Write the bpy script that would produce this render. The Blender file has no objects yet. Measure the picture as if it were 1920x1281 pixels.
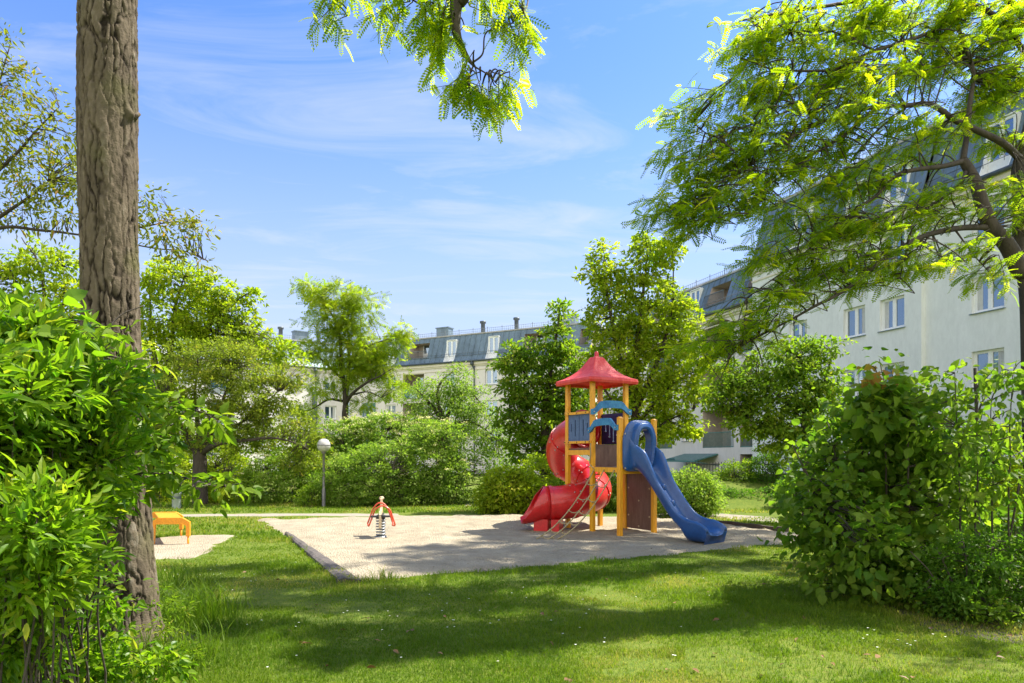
import bpy, math, random
import numpy as np
from mathutils import Vector, Matrix

sc = bpy.context.scene
COL = sc.collection
RNG = np.random.default_rng(7)
random.seed(7)
R = math.radians

# ------------------------------------------------------------------ camera
CAMH, FPX, HOR, CX = 1.65, 1280.0, 855.0, 960.0
cam_d = bpy.data.cameras.new('camera')
cam_d.lens = 24.0
cam_d.sensor_width = 36.0
cam_d.shift_y = (HOR - 640.5) / 1920.0
cam_d.clip_start = 0.05
cam_d.clip_end = 2000.0
cam = bpy.data.objects.new('camera', cam_d)
cam.location = (0, 0, CAMH)
cam.rotation_euler = (R(90), 0, 0)
COL.objects.link(cam)
sc.camera = cam

def at(px, py, Y):                       # a point of the photograph at a chosen distance
    return np.array([(px - CX) * Y / FPX, Y, CAMH - (py - HOR) * Y / FPX])
def gr(px, py):                          # the same on level ground
    Y = CAMH * FPX / (py - HOR)
    return np.array([(px - CX) * Y / FPX, Y, 0.0])

# ------------------------------------------------------------------ light
SUN_EL = R(55)
SUN_H = np.array([0.928, 0.373]); SUN_H /= np.linalg.norm(SUN_H)
sun_vec = Vector((SUN_H[0] * math.cos(SUN_EL), SUN_H[1] * math.cos(SUN_EL), math.sin(SUN_EL)))
sd = bpy.data.lights.new('sun', 'SUN')
sd.energy = 3.9
sd.angle = R(0.55)
sd.color = (1.0, 0.94, 0.84)
so = bpy.data.objects.new('sun', sd)
so.rotation_euler = (-sun_vec).to_track_quat('-Z', 'Y').to_euler()
so.location = (30, 12, 50)
COL.objects.link(so)

w = bpy.data.worlds.new('World'); sc.world = w
w.use_nodes = True
nt = w.node_tree; nt.nodes.clear()
def N(t, **k):
    n = nt.nodes.new(t)
    for a, b in k.items(): setattr(n, a, b)
    return n
def LK(a, b): nt.links.new(a, b)
sky = N('ShaderNodeTexSky', sky_type='NISHITA', sun_disc=False)
sky.sun_elevation = SUN_EL
sky.sun_rotation = math.atan2(SUN_H[0], SUN_H[1])
sky.altitude = 300; sky.air_density = 1.0; sky.dust_density = 0.7; sky.ozone_density = 2.0
tc = N('ShaderNodeTexCoord')
sep = N('ShaderNodeSeparateXYZ'); LK(tc.outputs['Generated'], sep.inputs[0])
# thin cirrus: noise on a high plane, stretched along one direction
mz = N('ShaderNodeMath', operation='MAXIMUM'); LK(sep.outputs['Z'], mz.inputs[0]); mz.inputs[1].default_value = 0.03
dx = N('ShaderNodeMath', operation='DIVIDE'); LK(sep.outputs['X'], dx.inputs[0]); LK(mz.outputs[0], dx.inputs[1])
dy = N('ShaderNodeMath', operation='DIVIDE'); LK(sep.outputs['Y'], dy.inputs[0]); LK(mz.outputs[0], dy.inputs[1])
cmb = N('ShaderNodeCombineXYZ'); LK(dx.outputs[0], cmb.inputs[0]); LK(dy.outputs[0], cmb.inputs[1])
mp = N('ShaderNodeMapping'); mp.inputs['Rotation'].default_value = (0, 0, R(-62)); mp.inputs['Scale'].default_value = (0.8, 1.7, 1)
mp.inputs['Location'].default_value = (3.1, 0.4, 0)
LK(cmb.outputs[0], mp.inputs[0])
nz = N('ShaderNodeTexNoise'); nz.inputs['Scale'].default_value = 1.15; nz.inputs['Detail'].default_value = 9
nz.inputs['Roughness'].default_value = 0.62; nz.inputs['Distortion'].default_value = 0.9
LK(mp.outputs[0], nz.inputs['Vector'])
cr = N('ShaderNodeValToRGB'); cr.color_ramp.elements[0].position = 0.49; cr.color_ramp.elements[1].position = 0.78
cr.color_ramp.elements[0].color = (0, 0, 0, 1); cr.color_ramp.elements[1].color = (0.55, 0.55, 0.55, 1)
LK(nz.outputs['Fac'], cr.inputs[0])
tint = N('ShaderNodeMix', data_type='RGBA', blend_type='MULTIPLY'); tint.inputs['Factor'].default_value = 1.0
SKY_TINT = (0.53, 0.72, 1.06, 1)
LK(sky.outputs[0], tint.inputs['A']); tint.inputs['B'].default_value = SKY_TINT
mixc = N('ShaderNodeMix', data_type='RGBA')
hz = N('ShaderNodeMapRange', interpolation_type='SMOOTHERSTEP'); LK(sep.outputs['Z'], hz.inputs[0])
hz.inputs[1].default_value = -0.05; hz.inputs[2].default_value = 0.60; hz.inputs[3].default_value = 0.95; hz.inputs[4].default_value = 0.0
mixh = N('ShaderNodeMix', data_type='RGBA'); LK(hz.outputs[0], mixh.inputs['Factor']); LK(tint.outputs['Result'], mixh.inputs['A'])
mixh.inputs['B'].default_value = (2.5, 2.8, 3.25, 1)
LK(cr.outputs[0], mixc.inputs['Factor']); LK(mixh.outputs['Result'], mixc.inputs['A'])
mixc.inputs['B'].default_value = (3.0, 3.2, 3.5, 1)
# unseen white cloud bank added to the sky behind the camera as fill light
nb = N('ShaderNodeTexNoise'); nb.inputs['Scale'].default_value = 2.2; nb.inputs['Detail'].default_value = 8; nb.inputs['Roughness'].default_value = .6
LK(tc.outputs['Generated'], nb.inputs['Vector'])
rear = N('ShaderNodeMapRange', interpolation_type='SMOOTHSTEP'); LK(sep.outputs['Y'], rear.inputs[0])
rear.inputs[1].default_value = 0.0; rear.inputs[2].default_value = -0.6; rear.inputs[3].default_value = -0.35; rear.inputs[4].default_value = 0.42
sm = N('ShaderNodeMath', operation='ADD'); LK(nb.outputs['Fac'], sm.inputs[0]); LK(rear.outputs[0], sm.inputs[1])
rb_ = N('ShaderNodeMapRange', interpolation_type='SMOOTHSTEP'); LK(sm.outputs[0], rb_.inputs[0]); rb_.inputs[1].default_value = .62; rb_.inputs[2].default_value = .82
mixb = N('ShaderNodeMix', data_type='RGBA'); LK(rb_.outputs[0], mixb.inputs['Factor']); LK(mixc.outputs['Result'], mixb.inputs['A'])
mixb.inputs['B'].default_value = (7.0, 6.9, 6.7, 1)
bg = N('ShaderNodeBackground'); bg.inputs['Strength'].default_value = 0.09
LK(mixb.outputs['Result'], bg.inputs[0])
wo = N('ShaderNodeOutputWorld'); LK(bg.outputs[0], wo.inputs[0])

vs = sc.view_settings
vs.view_transform = 'Standard'; vs.look = 'None'; vs.gamma = 1.0; vs.use_curve_mapping = False
vs.exposure = 1.68
cy = sc.cycles
cy.max_bounces = 10; cy.diffuse_bounces = 8; cy.glossy_bounces = 3; cy.transmission_bounces = 8
cy.transparent_max_bounces = 4; cy.caustics_reflective = False; cy.caustics_refractive = False
cy.use_denoising = True
try: cy.denoiser = 'OPENIMAGEDENOISE'
except Exception: pass

# ------------------------------------------------------------------ materials
MATS = {}
def new_mat(name):
    m = bpy.data.materials.new(name); m.use_nodes = True
    m.node_tree.nodes.clear()
    return m, m.node_tree
def surf(name, base, rough=0.6, var=0.15, scale=4.0, bump=0.0, bscale=40.0, metal=0.0, spec=0.5,
         stretch=(1, 1, 1), base2=None, lo=0.35, hi=0.65, coat=0.0, dirt=.74):
    """Principled surface whose colour wanders with noise."""
    m, t = new_mat(name)
    n = t.nodes; l = t.links
    o = n.new('ShaderNodeOutputMaterial'); p = n.new('ShaderNodeBsdfPrincipled')
    l.new(p.outputs[0], o.inputs[0])
    c = n.new('ShaderNodeTexCoord'); mpn = n.new('ShaderNodeMapping'); mpn.inputs['Scale'].default_value = stretch
    l.new(c.outputs['Object'], mpn.inputs[0])
    a = n.new('ShaderNodeTexNoise'); a.inputs['Scale'].default_value = scale; a.inputs['Detail'].default_value = 6
    a.inputs['Roughness'].default_value = 0.65
    l.new(mpn.outputs[0], a.inputs['Vector'])
    r = n.new('ShaderNodeValToRGB')
    b2 = base2 if base2 else tuple(min(1, x * (1 + var)) for x in base)
    b1 = base if base2 else tuple(x * (1 - var) for x in base)
    r.color_ramp.elements[0].position = lo; r.color_ramp.elements[1].position = hi
    r.color_ramp.elements[0].color = (*b1, 1); r.color_ramp.elements[1].color = (*b2, 1)
    l.new(a.outputs['Fac'], r.inputs[0])
    g = n.new('ShaderNodeTexNoise'); g.inputs['Scale'].default_value = scale * 7; g.inputs['Detail'].default_value = 8; g.inputs['Roughness'].default_value = .75
    l.new(mpn.outputs[0], g.inputs['Vector'])
    h = n.new('ShaderNodeMapRange'); h.inputs[1].default_value = .32; h.inputs[2].default_value = .62; h.inputs[3].default_value = dirt; h.inputs[4].default_value = 1.04
    l.new(g.outputs['Fac'], h.inputs[0])
    mu = n.new('ShaderNodeMix'); mu.data_type = 'RGBA'; mu.blend_type = 'MULTIPLY'; mu.inputs['Factor'].default_value = 1
    l.new(r.outputs[0], mu.inputs['A']); l.new(h.outputs[0], mu.inputs['B']); l.new(mu.outputs['Result'], p.inputs['Base Color'])
    rr = n.new('ShaderNodeMapRange'); rr.inputs[1].default_value = .3; rr.inputs[2].default_value = .7; rr.inputs[3].default_value = min(1, rough * 1.35); rr.inputs[4].default_value = rough * .85
    l.new(g.outputs['Fac'], rr.inputs[0]); l.new(rr.outputs[0], p.inputs['Roughness'])
    p.inputs['Metallic'].default_value = metal
    p.inputs['Specular IOR Level'].default_value = spec
    p.inputs['Coat Weight'].default_value = coat
    if bump:
        b = n.new('ShaderNodeTexNoise'); b.inputs['Scale'].default_value = bscale; b.inputs['Detail'].default_value = 5
        l.new(mpn.outputs[0], b.inputs['Vector'])
        q = n.new('ShaderNodeBump'); q.inputs['Strength'].default_value = bump; q.inputs['Distance'].default_value = 0.02
        l.new(b.outputs['Fac'], q.inputs['Height']); l.new(q.outputs[0], p.inputs['Normal'])
    MATS[name] = m
    return m
def leafmat(name, c1, c2, c3=None, trans=0.42, rough=0.5, spec=0.16, tr=(1.15, 1.25, 0.55)):
    """Leaf: each leaf its own tone (attribute v), light shines through."""
    m, t = new_mat(name)
    n = t.nodes; l = t.links
    o = n.new('ShaderNodeOutputMaterial'); p = n.new('ShaderNodeBsdfPrincipled')
    a = n.new('ShaderNodeAttribute'); a.attribute_name = 'v'
    r = n.new('ShaderNodeValToRGB')
    r.color_ramp.elements[0].color = (*c1, 1); r.color_ramp.elements[1].color = (*c2, 1)
    r.color_ramp.elements[0].position = 0.1; r.color_ramp.elements[1].position = 0.8
    if c3:
        e = r.color_ramp.elements.new(0.97); e.color = (*c3, 1)
    l.new(a.outputs['Fac'], r.inputs[0]); l.new(r.outputs[0], p.inputs['Base Color'])
    p.inputs['Roughness'].default_value = rough; p.inputs['Specular IOR Level'].default_value = spec
    tl = n.new('ShaderNodeBsdfTranslucent')
    mm = n.new('ShaderNodeMix'); mm.data_type = 'RGBA'; mm.blend_type = 'MULTIPLY'; mm.inputs['Factor'].default_value = 1
    l.new(r.outputs[0], mm.inputs['A']); mm.inputs['B'].default_value = (*[x * 1.9 for x in tr], 1)
    l.new(mm.outputs['Result'], tl.inputs[0])
    x = n.new('ShaderNodeMixShader'); x.inputs[0].default_value = trans
    l.new(p.outputs[0], x.inputs[1]); l.new(tl.outputs[0], x.inputs[2]); l.new(x.outputs[0], o.inputs[0])
    MATS[name] = m
    return m

leafmat('leaf_locust', (.10, .195, .008), (.215, .30, .013), (.30, .33, .02), trans=.66, tr=(1.75, 1.4, .35))
leafmat('leaf_yellowgreen', (.13, .195, .008), (.235, .28, .014), (.31, .30, .03), trans=.55)
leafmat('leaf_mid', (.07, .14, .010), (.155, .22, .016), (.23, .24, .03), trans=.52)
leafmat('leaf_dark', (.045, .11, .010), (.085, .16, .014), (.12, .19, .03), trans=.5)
leafmat('leaf_olive', (.11, .15, .016), (.19, .22, .026), (.26, .22, .05), trans=.52)
leafmat('leaf_pale', (.10, .18, .024), (.205, .28, .042), (.32, .34, .13), trans=.5)
leafmat('leaf_bronze', (.10, .13, .016), (.19, .19, .022), (.27, .15, .04), trans=.48)
leafmat('leaf_red', (.26, .10, .03), (.30, .19, .03), (.15, .23, .03), trans=.45)
leafmat('leaf_privet', (.062, .15, .008), (.165, .25, .012), (.29, .30, .03), trans=.52, rough=.4, spec=.28)
leafmat('leaf_hazel', (.06, .13, .012), (.135, .20, .018), (.19, .24, .03), trans=.54, rough=.5)
leafmat('blossom', (.55, .50, .25), (.75, .70, .45), trans=.2)
leafmat('petal', (.75, .74, .68), (.85, .84, .80), (.75, .5, .55), trans=.2)
leafmat('grass_blade', (.070, .130, .007), (.145, .195, .012), (.28, .25, .07), trans=.4, rough=.5)
leafmat('dry_leaf', (.10, .05, .02), (.22, .13, .06), trans=.1)

surf('bark', (.10, .075, .05), rough=.9, base2=(.19, .15, .105), scale=6, stretch=(1, 1, .25), bump=.7, bscale=28)
surf('bark_dark', (.035, .027, .02), rough=.9, base2=(.08, .062, .045), scale=8, stretch=(1, 1, .3), bump=.5, bscale=40)
surf('bark_grey', (.09, .08, .065), rough=.9, base2=(.18, .16, .13), scale=8, stretch=(1, 1, .3), bump=.5, bscale=40)
surf('render_white', (.66, .68, .65), rough=.9, base2=(.74, .755, .73), scale=.8, lo=.3, hi=.6, stretch=(1, 1, .35), dirt=.93, bump=.25, bscale=18)
surf('render_beige', (.63, .59, .55), rough=.9, base2=(.71, .67, .63), scale=.8, lo=.3, hi=.6, stretch=(1, 1, .35), dirt=.93, bump=.15, bscale=18)
surf('cornice_cream', (.70, .64, .53), rough=.85, var=.05, scale=1, dirt=.9)
surf('loggia_plaster', (.48, .40, .33), rough=.9, var=.06, scale=1)
surf('zinc', (.17, .23, .26), rough=.45, var=.2, scale=1.2, metal=.35, spec=.5, stretch=(1, 1, .3))
surf('zinc_dark', (.08, .10, .11), rough=.5, var=.15, scale=2, metal=.3)
surf('roof_felt', (.40, .39, .38), rough=.9, var=.12, scale=1)
surf('curtain', (.55, .55, .53), rough=.9, var=.15, scale=6, stretch=(4, 1, .2))
surf('window_white', (.80, .81, .80), rough=.4, var=.03, scale=2, dirt=.93)
surf('teal_steel', (.06, .20, .19), rough=.45, var=.12, scale=4)
surf('rail_grey', (.16, .18, .19), rough=.5, var=.1, scale=3, metal=.4)
surf('door_dark', (.05, .05, .05), rough=.6, var=.2, scale=3)
surf('concrete', (.30, .29, .26), rough=.9, var=.15, scale=3, bump=.3)
surf('yellow_paint', (.80, .33, .006), rough=.45, base2=(.88, .43, .012), scale=5, stretch=(1, 1, .15), bump=.08, bscale=30, coat=.15)
surf('red_plastic', (.52, .008, .010), rough=.3, base2=(.62, .025, .025), scale=3, coat=.2)
surf('red_roof', (.60, .022, .014), rough=.5, base2=(.70, .09, .065), scale=5, stretch=(2.5, 2.5, .35), bump=.12, bscale=25, dirt=.9)
surf('blue_plastic', (.010, .066, .235), rough=.32, base2=(.018, .09, .29), scale=3, coat=.15)
surf('blue_board', (.02, .15, .36), rough=.5, base2=(.06, .27, .47), scale=6)
surf('slate_board', (.085, .14, .27), rough=.5, var=.1, scale=5)
surf('slot_dark', (.01, .02, .05), rough=.6)
surf('violet_board', (.03, .022, .11), rough=.45, var=.15, scale=5)
surf('rod_blue', (.42, .58, .85), rough=.4, var=.05)
surf('brown_board', (.13, .065, .042), rough=.5, base2=(.19, .10, .07), scale=6, stretch=(3, 3, .4))
surf('bolt_steel', (.50, .50, .48), rough=.3, metal=.8)
surf('bolt_dark', (.03, .03, .03), rough=.5)
surf('rope', (.36, .29, .15), rough=.9, var=.25, scale=30)
surf('red_tube', (.62, .06, .02), rough=.35, base2=(.70, .09, .03), scale=6, coat=.2)
surf('cream_wood', (.50, .36, .20), rough=.6, base2=(.64, .50, .32), scale=8, stretch=(1, 1, .2))
surf('spring_steel', (.30, .32, .33), rough=.35, metal=.7)
surf('orange_paint', (.80, .27, .01), rough=.4, base2=(.86, .34, .02), scale=5)
surf('lamp_pole', (.20, .19, .20), rough=.5, metal=.3, var=.2, scale=6)
surf('lamp_globe', (.46, .45, .42), rough=.25, var=.05, scale=3, coat=.2)
surf('bollard_grey', (.36, .40, .36), rough=.6, var=.1)
surf('edging', (.045, .038, .033), rough=.9, base2=(.13, .11, .095), scale=14, bump=.5, bscale=80)
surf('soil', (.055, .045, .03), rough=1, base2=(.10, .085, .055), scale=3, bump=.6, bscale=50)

def glass(name, dark, tint, refl):
    m, t = new_mat(name); n = t.nodes; l = t.links
    o = n.new('ShaderNodeOutputMaterial'); d = n.new('ShaderNodeBsdfDiffuse'); d.inputs[0].default_value = (*dark, 1)
    g = n.new('ShaderNodeBsdfGlossy'); g.inputs[0].default_value = (*tint, 1); g.inputs['Roughness'].default_value = .03
    c = n.new('ShaderNodeTexCoord'); z = n.new('ShaderNodeTexNoise'); z.inputs['Scale'].default_value = .9
    l.new(c.outputs['Object'], z.inputs['Vector'])
    b = n.new('ShaderNodeBump'); b.inputs['Strength'].default_value = .05; b.inputs['Distance'].default_value = .05
    l.new(z.outputs['Fac'], b.inputs['Height']); l.new(b.outputs[0], g.inputs['Normal'])
    x = n.new('ShaderNodeMixShader'); x.inputs[0].default_value = refl
    l.new(d.outputs[0], x.inputs[1]); l.new(g.outputs[0], x.inputs[2]); l.new(x.outputs[0], o.inputs[0])
    MATS[name] = m
glass('glass', (.02, .035, .045), (.62, .78, .95), .34)
glass('glass_teal', (.03, .10, .10), (.8, 1, 1), .3)

def ground_mat(name, cols, s1, s2, bump, bs, dist=.02):
    m, t = new_mat(name); n = t.nodes; l = t.links
    o = n.new('ShaderNodeOutputMaterial'); p = n.new('ShaderNodeBsdfPrincipled'); l.new(p.outputs[0], o.inputs[0])
    c = n.new('ShaderNodeTexCoord')
    a = n.new('ShaderNodeTexNoise'); a.inputs['Scale'].default_value = s1; a.inputs['Detail'].default_value = 8; a.inputs['Roughness'].default_value = .7
    b = n.new('ShaderNodeTexNoise'); b.inputs['Scale'].default_value = s2; b.inputs['Detail'].default_value = 3
    l.new(c.outputs['Object'], a.inputs['Vector']); l.new(c.outputs['Object'], b.inputs['Vector'])
    r = n.new('ShaderNodeValToRGB'); k = len(cols)
    e = r.color_ramp.elements
    e[0].position = .3; e[0].color = (*cols[0], 1); e[1].position = .72; e[1].color = (*cols[-1], 1)
    for i in range(1, k - 1):
        q = e.new(.3 + .42 * i / (k - 1)); q.color = (*cols[i], 1)
    ad = n.new('ShaderNodeMix'); ad.data_type = 'FLOAT'; ad.inputs['Factor'].default_value = .5
    l.new(a.outputs['Fac'], ad.inputs['A']); l.new(b.outputs['Fac'], ad.inputs['B'])
    l.new(ad.outputs['Result'], r.inputs[0]); l.new(r.outputs[0], p.inputs['Base Color'])
    p.inputs['Roughness'].default_value = 1; p.inputs['Specular IOR Level'].default_value = .15
    v = n.new('ShaderNodeTexVoronoi'); v.inputs['Scale'].default_value = bs
    l.new(c.outputs['Object'], v.inputs['Vector'])
    q = n.new('ShaderNodeBump'); q.inputs['Strength'].default_value = bump; q.inputs['Distance'].default_value = dist
    l.new(v.outputs['Distance'], q.inputs['Height']); l.new(q.outputs[0], p.inputs['Normal'])
    MATS[name] = m
ground_mat('lawn', [(.055, .09, .012), (.095, .14, .018), (.13, .16, .022), (.20, .17, .06)], .9, 14, .6, 60)
ground_mat('gravel', [(.14, .112, .075), (.32, .272, .19), (.41, .355, .255), (.55, .48, .365)], 1.8, 60, 1.0, 38, .03)
ground_mat('path_gravel', [(.22, .195, .155), (.28, .25, .20), (.36, .32, .26)], 2, 50, .5, 60)

# ------------------------------------------------------------------ object helpers
def tag(o, label=None, cat=None, group=None, kind=None):
    if label: o['label'] = label
    if cat: o['category'] = cat
    if group: o['group'] = group
    if kind: o['kind'] = kind
    return o
def thing(name, label, cat, loc=(0, 0, 0), rz=0.0, group=None):
    o = bpy.data.objects.new(name, None); COL.objects.link(o)
    o.empty_display_size = .2
    o.location = [float(x) for x in loc]; o.rotation_euler = (0, 0, rz)
    return tag(o, label, cat, group)
def link(name, me, parent=None, loc=None):
    o = bpy.data.objects.new(name, me); COL.objects.link(o)
    if parent: o.parent = parent
    if loc is not None: o.location = loc
    return o
class MB:
    """Collects shapes, then links them as ONE mesh object."""
    def __init__(s): s.v = []; s.f = []; s.sm = []
    def add(s, vs, fs, smooth=False):
        b = len(s.v); s.v += [tuple(float(c) for c in x) for x in vs]
        s.f += [tuple(b + i for i in f) for f in fs]; s.sm += [smooth] * len(fs)
    def quad(s, a, b, c, d): s.add([a, b, c, d], [(0, 1, 2, 3)])
    def hexa(s, p): s.add(p, [(0, 3, 2, 1), (4, 5, 6, 7), (0, 1, 5, 4), (1, 2, 6, 5), (2, 3, 7, 6), (3, 0, 4, 7)])
    def box(s, x0, x1, y0, y1, z0, z1):
        s.hexa([(x0, y0, z0), (x1, y0, z0), (x1, y1, z0), (x0, y1, z0), (x0, y0, z1), (x1, y0, z1), (x1, y1, z1), (x0, y1, z1)])
    def bbox(s, x0, x1, y0, y1, z0, z1, b=.008):
        """box with chamfered vertical edges and top"""
        def ring(i, z): return [(x0 + i, y0 + b, z), (x0 + b, y0 + i, z), (x1 - b, y0 + i, z), (x1 - i, y0 + b, z), (x1 - i, y1 - b, z), (x1 - b, y1 - i, z), (x0 + b, y1 - i, z), (x0 + i, y1 - b, z)]
        rs = [ring(0, z0), ring(0, z1 - b), ring(b * .8, z1)]
        V = sum(rs, []); F = []
        for k in range(2):
            for i in range(8):
                j = (i + 1) % 8; F.append((k * 8 + i, k * 8 + j, (k + 1) * 8 + j, (k + 1) * 8 + i))
        F.append(tuple(range(16, 24))); F.append(tuple(range(7, -1, -1)))
        s.add(V, F)
    def tube(s, pts, rad, n=8, cap=True, smooth=True, closed=False):
        P = np.asarray(pts, float); k = len(P)
        if np.isscalar(rad): rad = [rad] * k
        if closed: T = np.roll(P, -1, 0) - np.roll(P, 1, 0)
        else: T = np.gradient(P, axis=0)
        T /= np.linalg.norm(T, axis=1)[:, None] + 1e-9
        u = np.cross(T[0], (0, 0, 1.0))
        if np.linalg.norm(u) < 1e-3: u = np.cross(T[0], (1.0, 0, 0))
        u /= np.linalg.norm(u)
        an = np.arange(n) * 2 * math.pi / n; ca, sa = np.cos(an)[:, None], np.sin(an)[:, None]
        V = []
        for i in range(k):
            u = u - T[i] * np.dot(u, T[i]); u /= np.linalg.norm(u) + 1e-9
            b = np.cross(T[i], u)
            V.append(P[i] + rad[i] * (ca * u + sa * b))
        V = np.concatenate(V); F = []
        kk = k if closed else k - 1
        for i in range(kk):
            a0, a1 = i * n, ((i + 1) % k) * n
            for j in range(n):
                j2 = (j + 1) % n; F.append((a0 + j, a0 + j2, a1 + j2, a1 + j))
        if cap and not closed:
            F.append(tuple(range(n - 1, -1, -1))); F.append(tuple((k - 1) * n + j for j in range(n)))
        s.add(V, F, smooth)
    def lathe(s, prof, n=24, c=(0, 0, 0), smooth=True):
        V = []; F = []
        for r, z in prof:
            for j in range(n):
                a = 2 * math.pi * j / n; V.append((c[0] + r * math.cos(a), c[1] + r * math.sin(a), c[2] + z))
        for i in range(len(prof) - 1):
            for j in range(n):
                j2 = (j + 1) % n; F.append((i * n + j, i * n + j2, (i + 1) * n + j2, (i + 1) * n + j))
        s.add(V, F, smooth)
    def extrude(s, poly, fn, d0, d1):
        """closed outline poly (a,b) pushed from d0 to d1; fn(a,b,d)->xyz"""
        k = len(poly)
        V = [fn(a, b, d0) for a, b in poly] + [fn(a, b, d1) for a, b in poly]
        F = [tuple(range(k - 1, -1, -1)), tuple(range(k, 2 * k))]
        for i in range(k):
            j = (i + 1) % k; F.append((i, j, k + j, k + i))
        s.add(V, F)
    def mesh(s, name, mat):
        me = bpy.data.meshes.new(name); me.from_pydata(s.v, [], s.f)
        me.polygons.foreach_set('use_smooth', s.sm)
        me.materials.append(MATS[mat]); me.update(); return me
    def build(s, name, mat, parent=None, loc=None, off=None):
        if off is not None: s.v = [(a - off[0], b - off[1], c - off[2]) for a, b, c in s.v]
        return link(name, s.mesh(name, mat), parent, loc)
def np_mesh(name, V, F, mat, parent=None, attr=None, smooth=False):
    me = bpy.data.meshes.new(name)
    m, k = F.shape
    me.vertices.add(len(V)); me.vertices.foreach_set('co', np.ascontiguousarray(V, np.float32).ravel())
    me.loops.add(m * k); me.loops.foreach_set('vertex_index', np.ascontiguousarray(F, np.int32).ravel())
    me.polygons.add(m); me.polygons.foreach_set('loop_start', np.arange(m, dtype=np.int32) * k)
    me.polygons.foreach_set('use_smooth', np.full(m, smooth))
    me.update(calc_edges=True)
    if attr is not None:
        a = me.attributes.new('v', 'FLOAT', 'POINT'); a.data.foreach_set('value', np.ascontiguousarray(attr, np.float32))
    me.materials.append(MATS[mat])
    return link(name, me, parent)
def curve(pts, n=8):
    """Catmull-Rom through the points"""
    P = np.asarray(pts, float); P = np.vstack([2 * P[0] - P[1], P, 2 * P[-1] - P[-2]])
    out = []
    for i in range(1, len(P) - 2):
        for t in np.arange(n) / n:
            a, b, c, d = P[i - 1], P[i], P[i + 1], P[i + 2]
            out.append(.5 * (2 * b + (c - a) * t + (2 * a - 5 * b + 4 * c - d) * t * t + (3 * b - 3 * c + d - a) * t ** 3))
    out.append(P[-2]); return np.array(out)
def nrm(a): return a / (np.linalg.norm(a, axis=-1, keepdims=True) + 1e-9)
def vnoise(P, seed=0):
    """smooth value noise in 3-D, -1..1"""
    P = np.asarray(P, float); i = np.floor(P).astype(np.int64); f = P - i; f = f * f * (3 - 2 * f)
    def h(a, b, c):
        x = (a * 374761393 + b * 668265263 + c * 2147483647 + seed * 144665) & 0x7fffffff
        x = ((x ^ (x >> 13)) * 1274126177) & 0x7fffffff
        return ((x ^ (x >> 16)) & 0xffff) / 32767.5 - 1
    r = 0
    for a in (0, 1):
        for b in (0, 1):
            for c in (0, 1):
                wgt = np.where(a, f[..., 0], 1 - f[..., 0]) * np.where(b, f[..., 1], 1 - f[..., 1]) * np.where(c, f[..., 2], 1 - f[..., 2])
                r = r + wgt * h(i[..., 0] + a, i[..., 1] + b, i[..., 2] + c)
    return r
# ------------------------------------------------------------------ ground
def sheet(name, pts, z, mat):
    mb = MB(); mb.add([(p[0], p[1], z) for p in pts], [tuple(range(len(pts)))])
    o = mb.build(name, mat); o['kind'] = 'structure'; return o
lawn = sheet('lawn', [(-400, -200), (400, -200), (400, 700), (-400, 700)], 0, 'lawn')
SAND = [gr(*p)[:2] for p in [(664, 1091), (1010, 1062), (1300, 1036), (1520, 1015), (1500, 1001), (1400, 988.5), (1340, 981), (1230, 972), (1120, 969), (985, 966.5), (900, 966), (735, 968.5), (600, 971.5), (487, 975)]]
SAND = np.array(SAND)
def sdist(P, poly):
    """distance to a polygon, positive inside"""
    P = np.asarray(P, float)[:, :2]; d = np.full(len(P), 1e9); ins = np.zeros(len(P), bool)
    for i in range(len(poly)):
        a, b = poly[i], poly[(i + 1) % len(poly)]
        e = b - a; t = np.clip(((P - a) @ e) / (e @ e), 0, 1)
        d = np.minimum(d, np.linalg.norm(P - a - t[:, None] * e, axis=1))
        c = ((a[1] > P[:, 1]) != (b[1] > P[:, 1])) & (P[:, 0] < (b[0] - a[0]) * (P[:, 1] - a[1]) / (b[1] - a[1] + 1e-12) + a[0])
        ins ^= c
    return np.where(ins, d, -d)
def grid(name, x0, x1, y0, y1, st, zf, mat, kind='structure'):
    xs = np.arange(x0, x1 + st / 2, st); ys = np.arange(y0, y1 + st / 2, st)
    X, Y = np.meshgrid(xs, ys); P = np.stack([X.ravel(), Y.ravel(), np.zeros(X.size)], 1)
    P[:, 2] = zf(P)
    nx = len(xs); i = np.arange(len(ys) - 1)[:, None] * nx + np.arange(nx - 1)[None]; i = i.ravel()
    F = np.stack([i, i + 1, i + 1 + nx, i + nx], 1)
    F = F[P[F, 2].max(1) > -.045]
    o = np_mesh(name, P, F, mat, smooth=True); o['kind'] = kind; return o
def sand_z(P):
    q = P.copy(); d = sdist(P, SAND) + .10 * vnoise(q * 2.2, 3) + .05 * vnoise(q * 7, 4)
    z = np.clip(d * .2, -.06, .022) + .014 * vnoise(q * 1.6, 1) + .016 * vnoise(q * 4.2, 2) + .008 * vnoise(q * 9, 12)
    for (hx, hy, hr, hd) in ((.55, 15.2, .8, .06), (4.0, 13.0, .8, .06), (-2.65, 13.8, .55, .04), (1.3, 13.7, .7, .04)):
        z -= hd * np.exp(-((q[:, 0] - hx) ** 2 + (q[:, 1] - hy) ** 2) / hr ** 2) * (d > .2)
    return np.maximum(z, np.where(d > .12, .004, -.1))
grid('sand_pit', -7.5, 7.2, 8.3, 20.2, .07, sand_z, 'gravel')
BARE = np.array([gr(*p)[:2] for p in [(262, 1050), (372, 1046), (392, 1030), (436, 1010), (440, 1004), (345, 1004), (262, 1012)]])
def bare_z(P):
    d = sdist(P, BARE) + .12 * vnoise(P * 2.5, 5) + .05 * vnoise(P * 8, 6)
    return np.clip(d * .15, -.06, .012) + .004 * vnoise(P * 6, 7)
grid('bare_earth', -10, -4.8, 10, 15.5, .07, bare_z, 'gravel')
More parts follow.
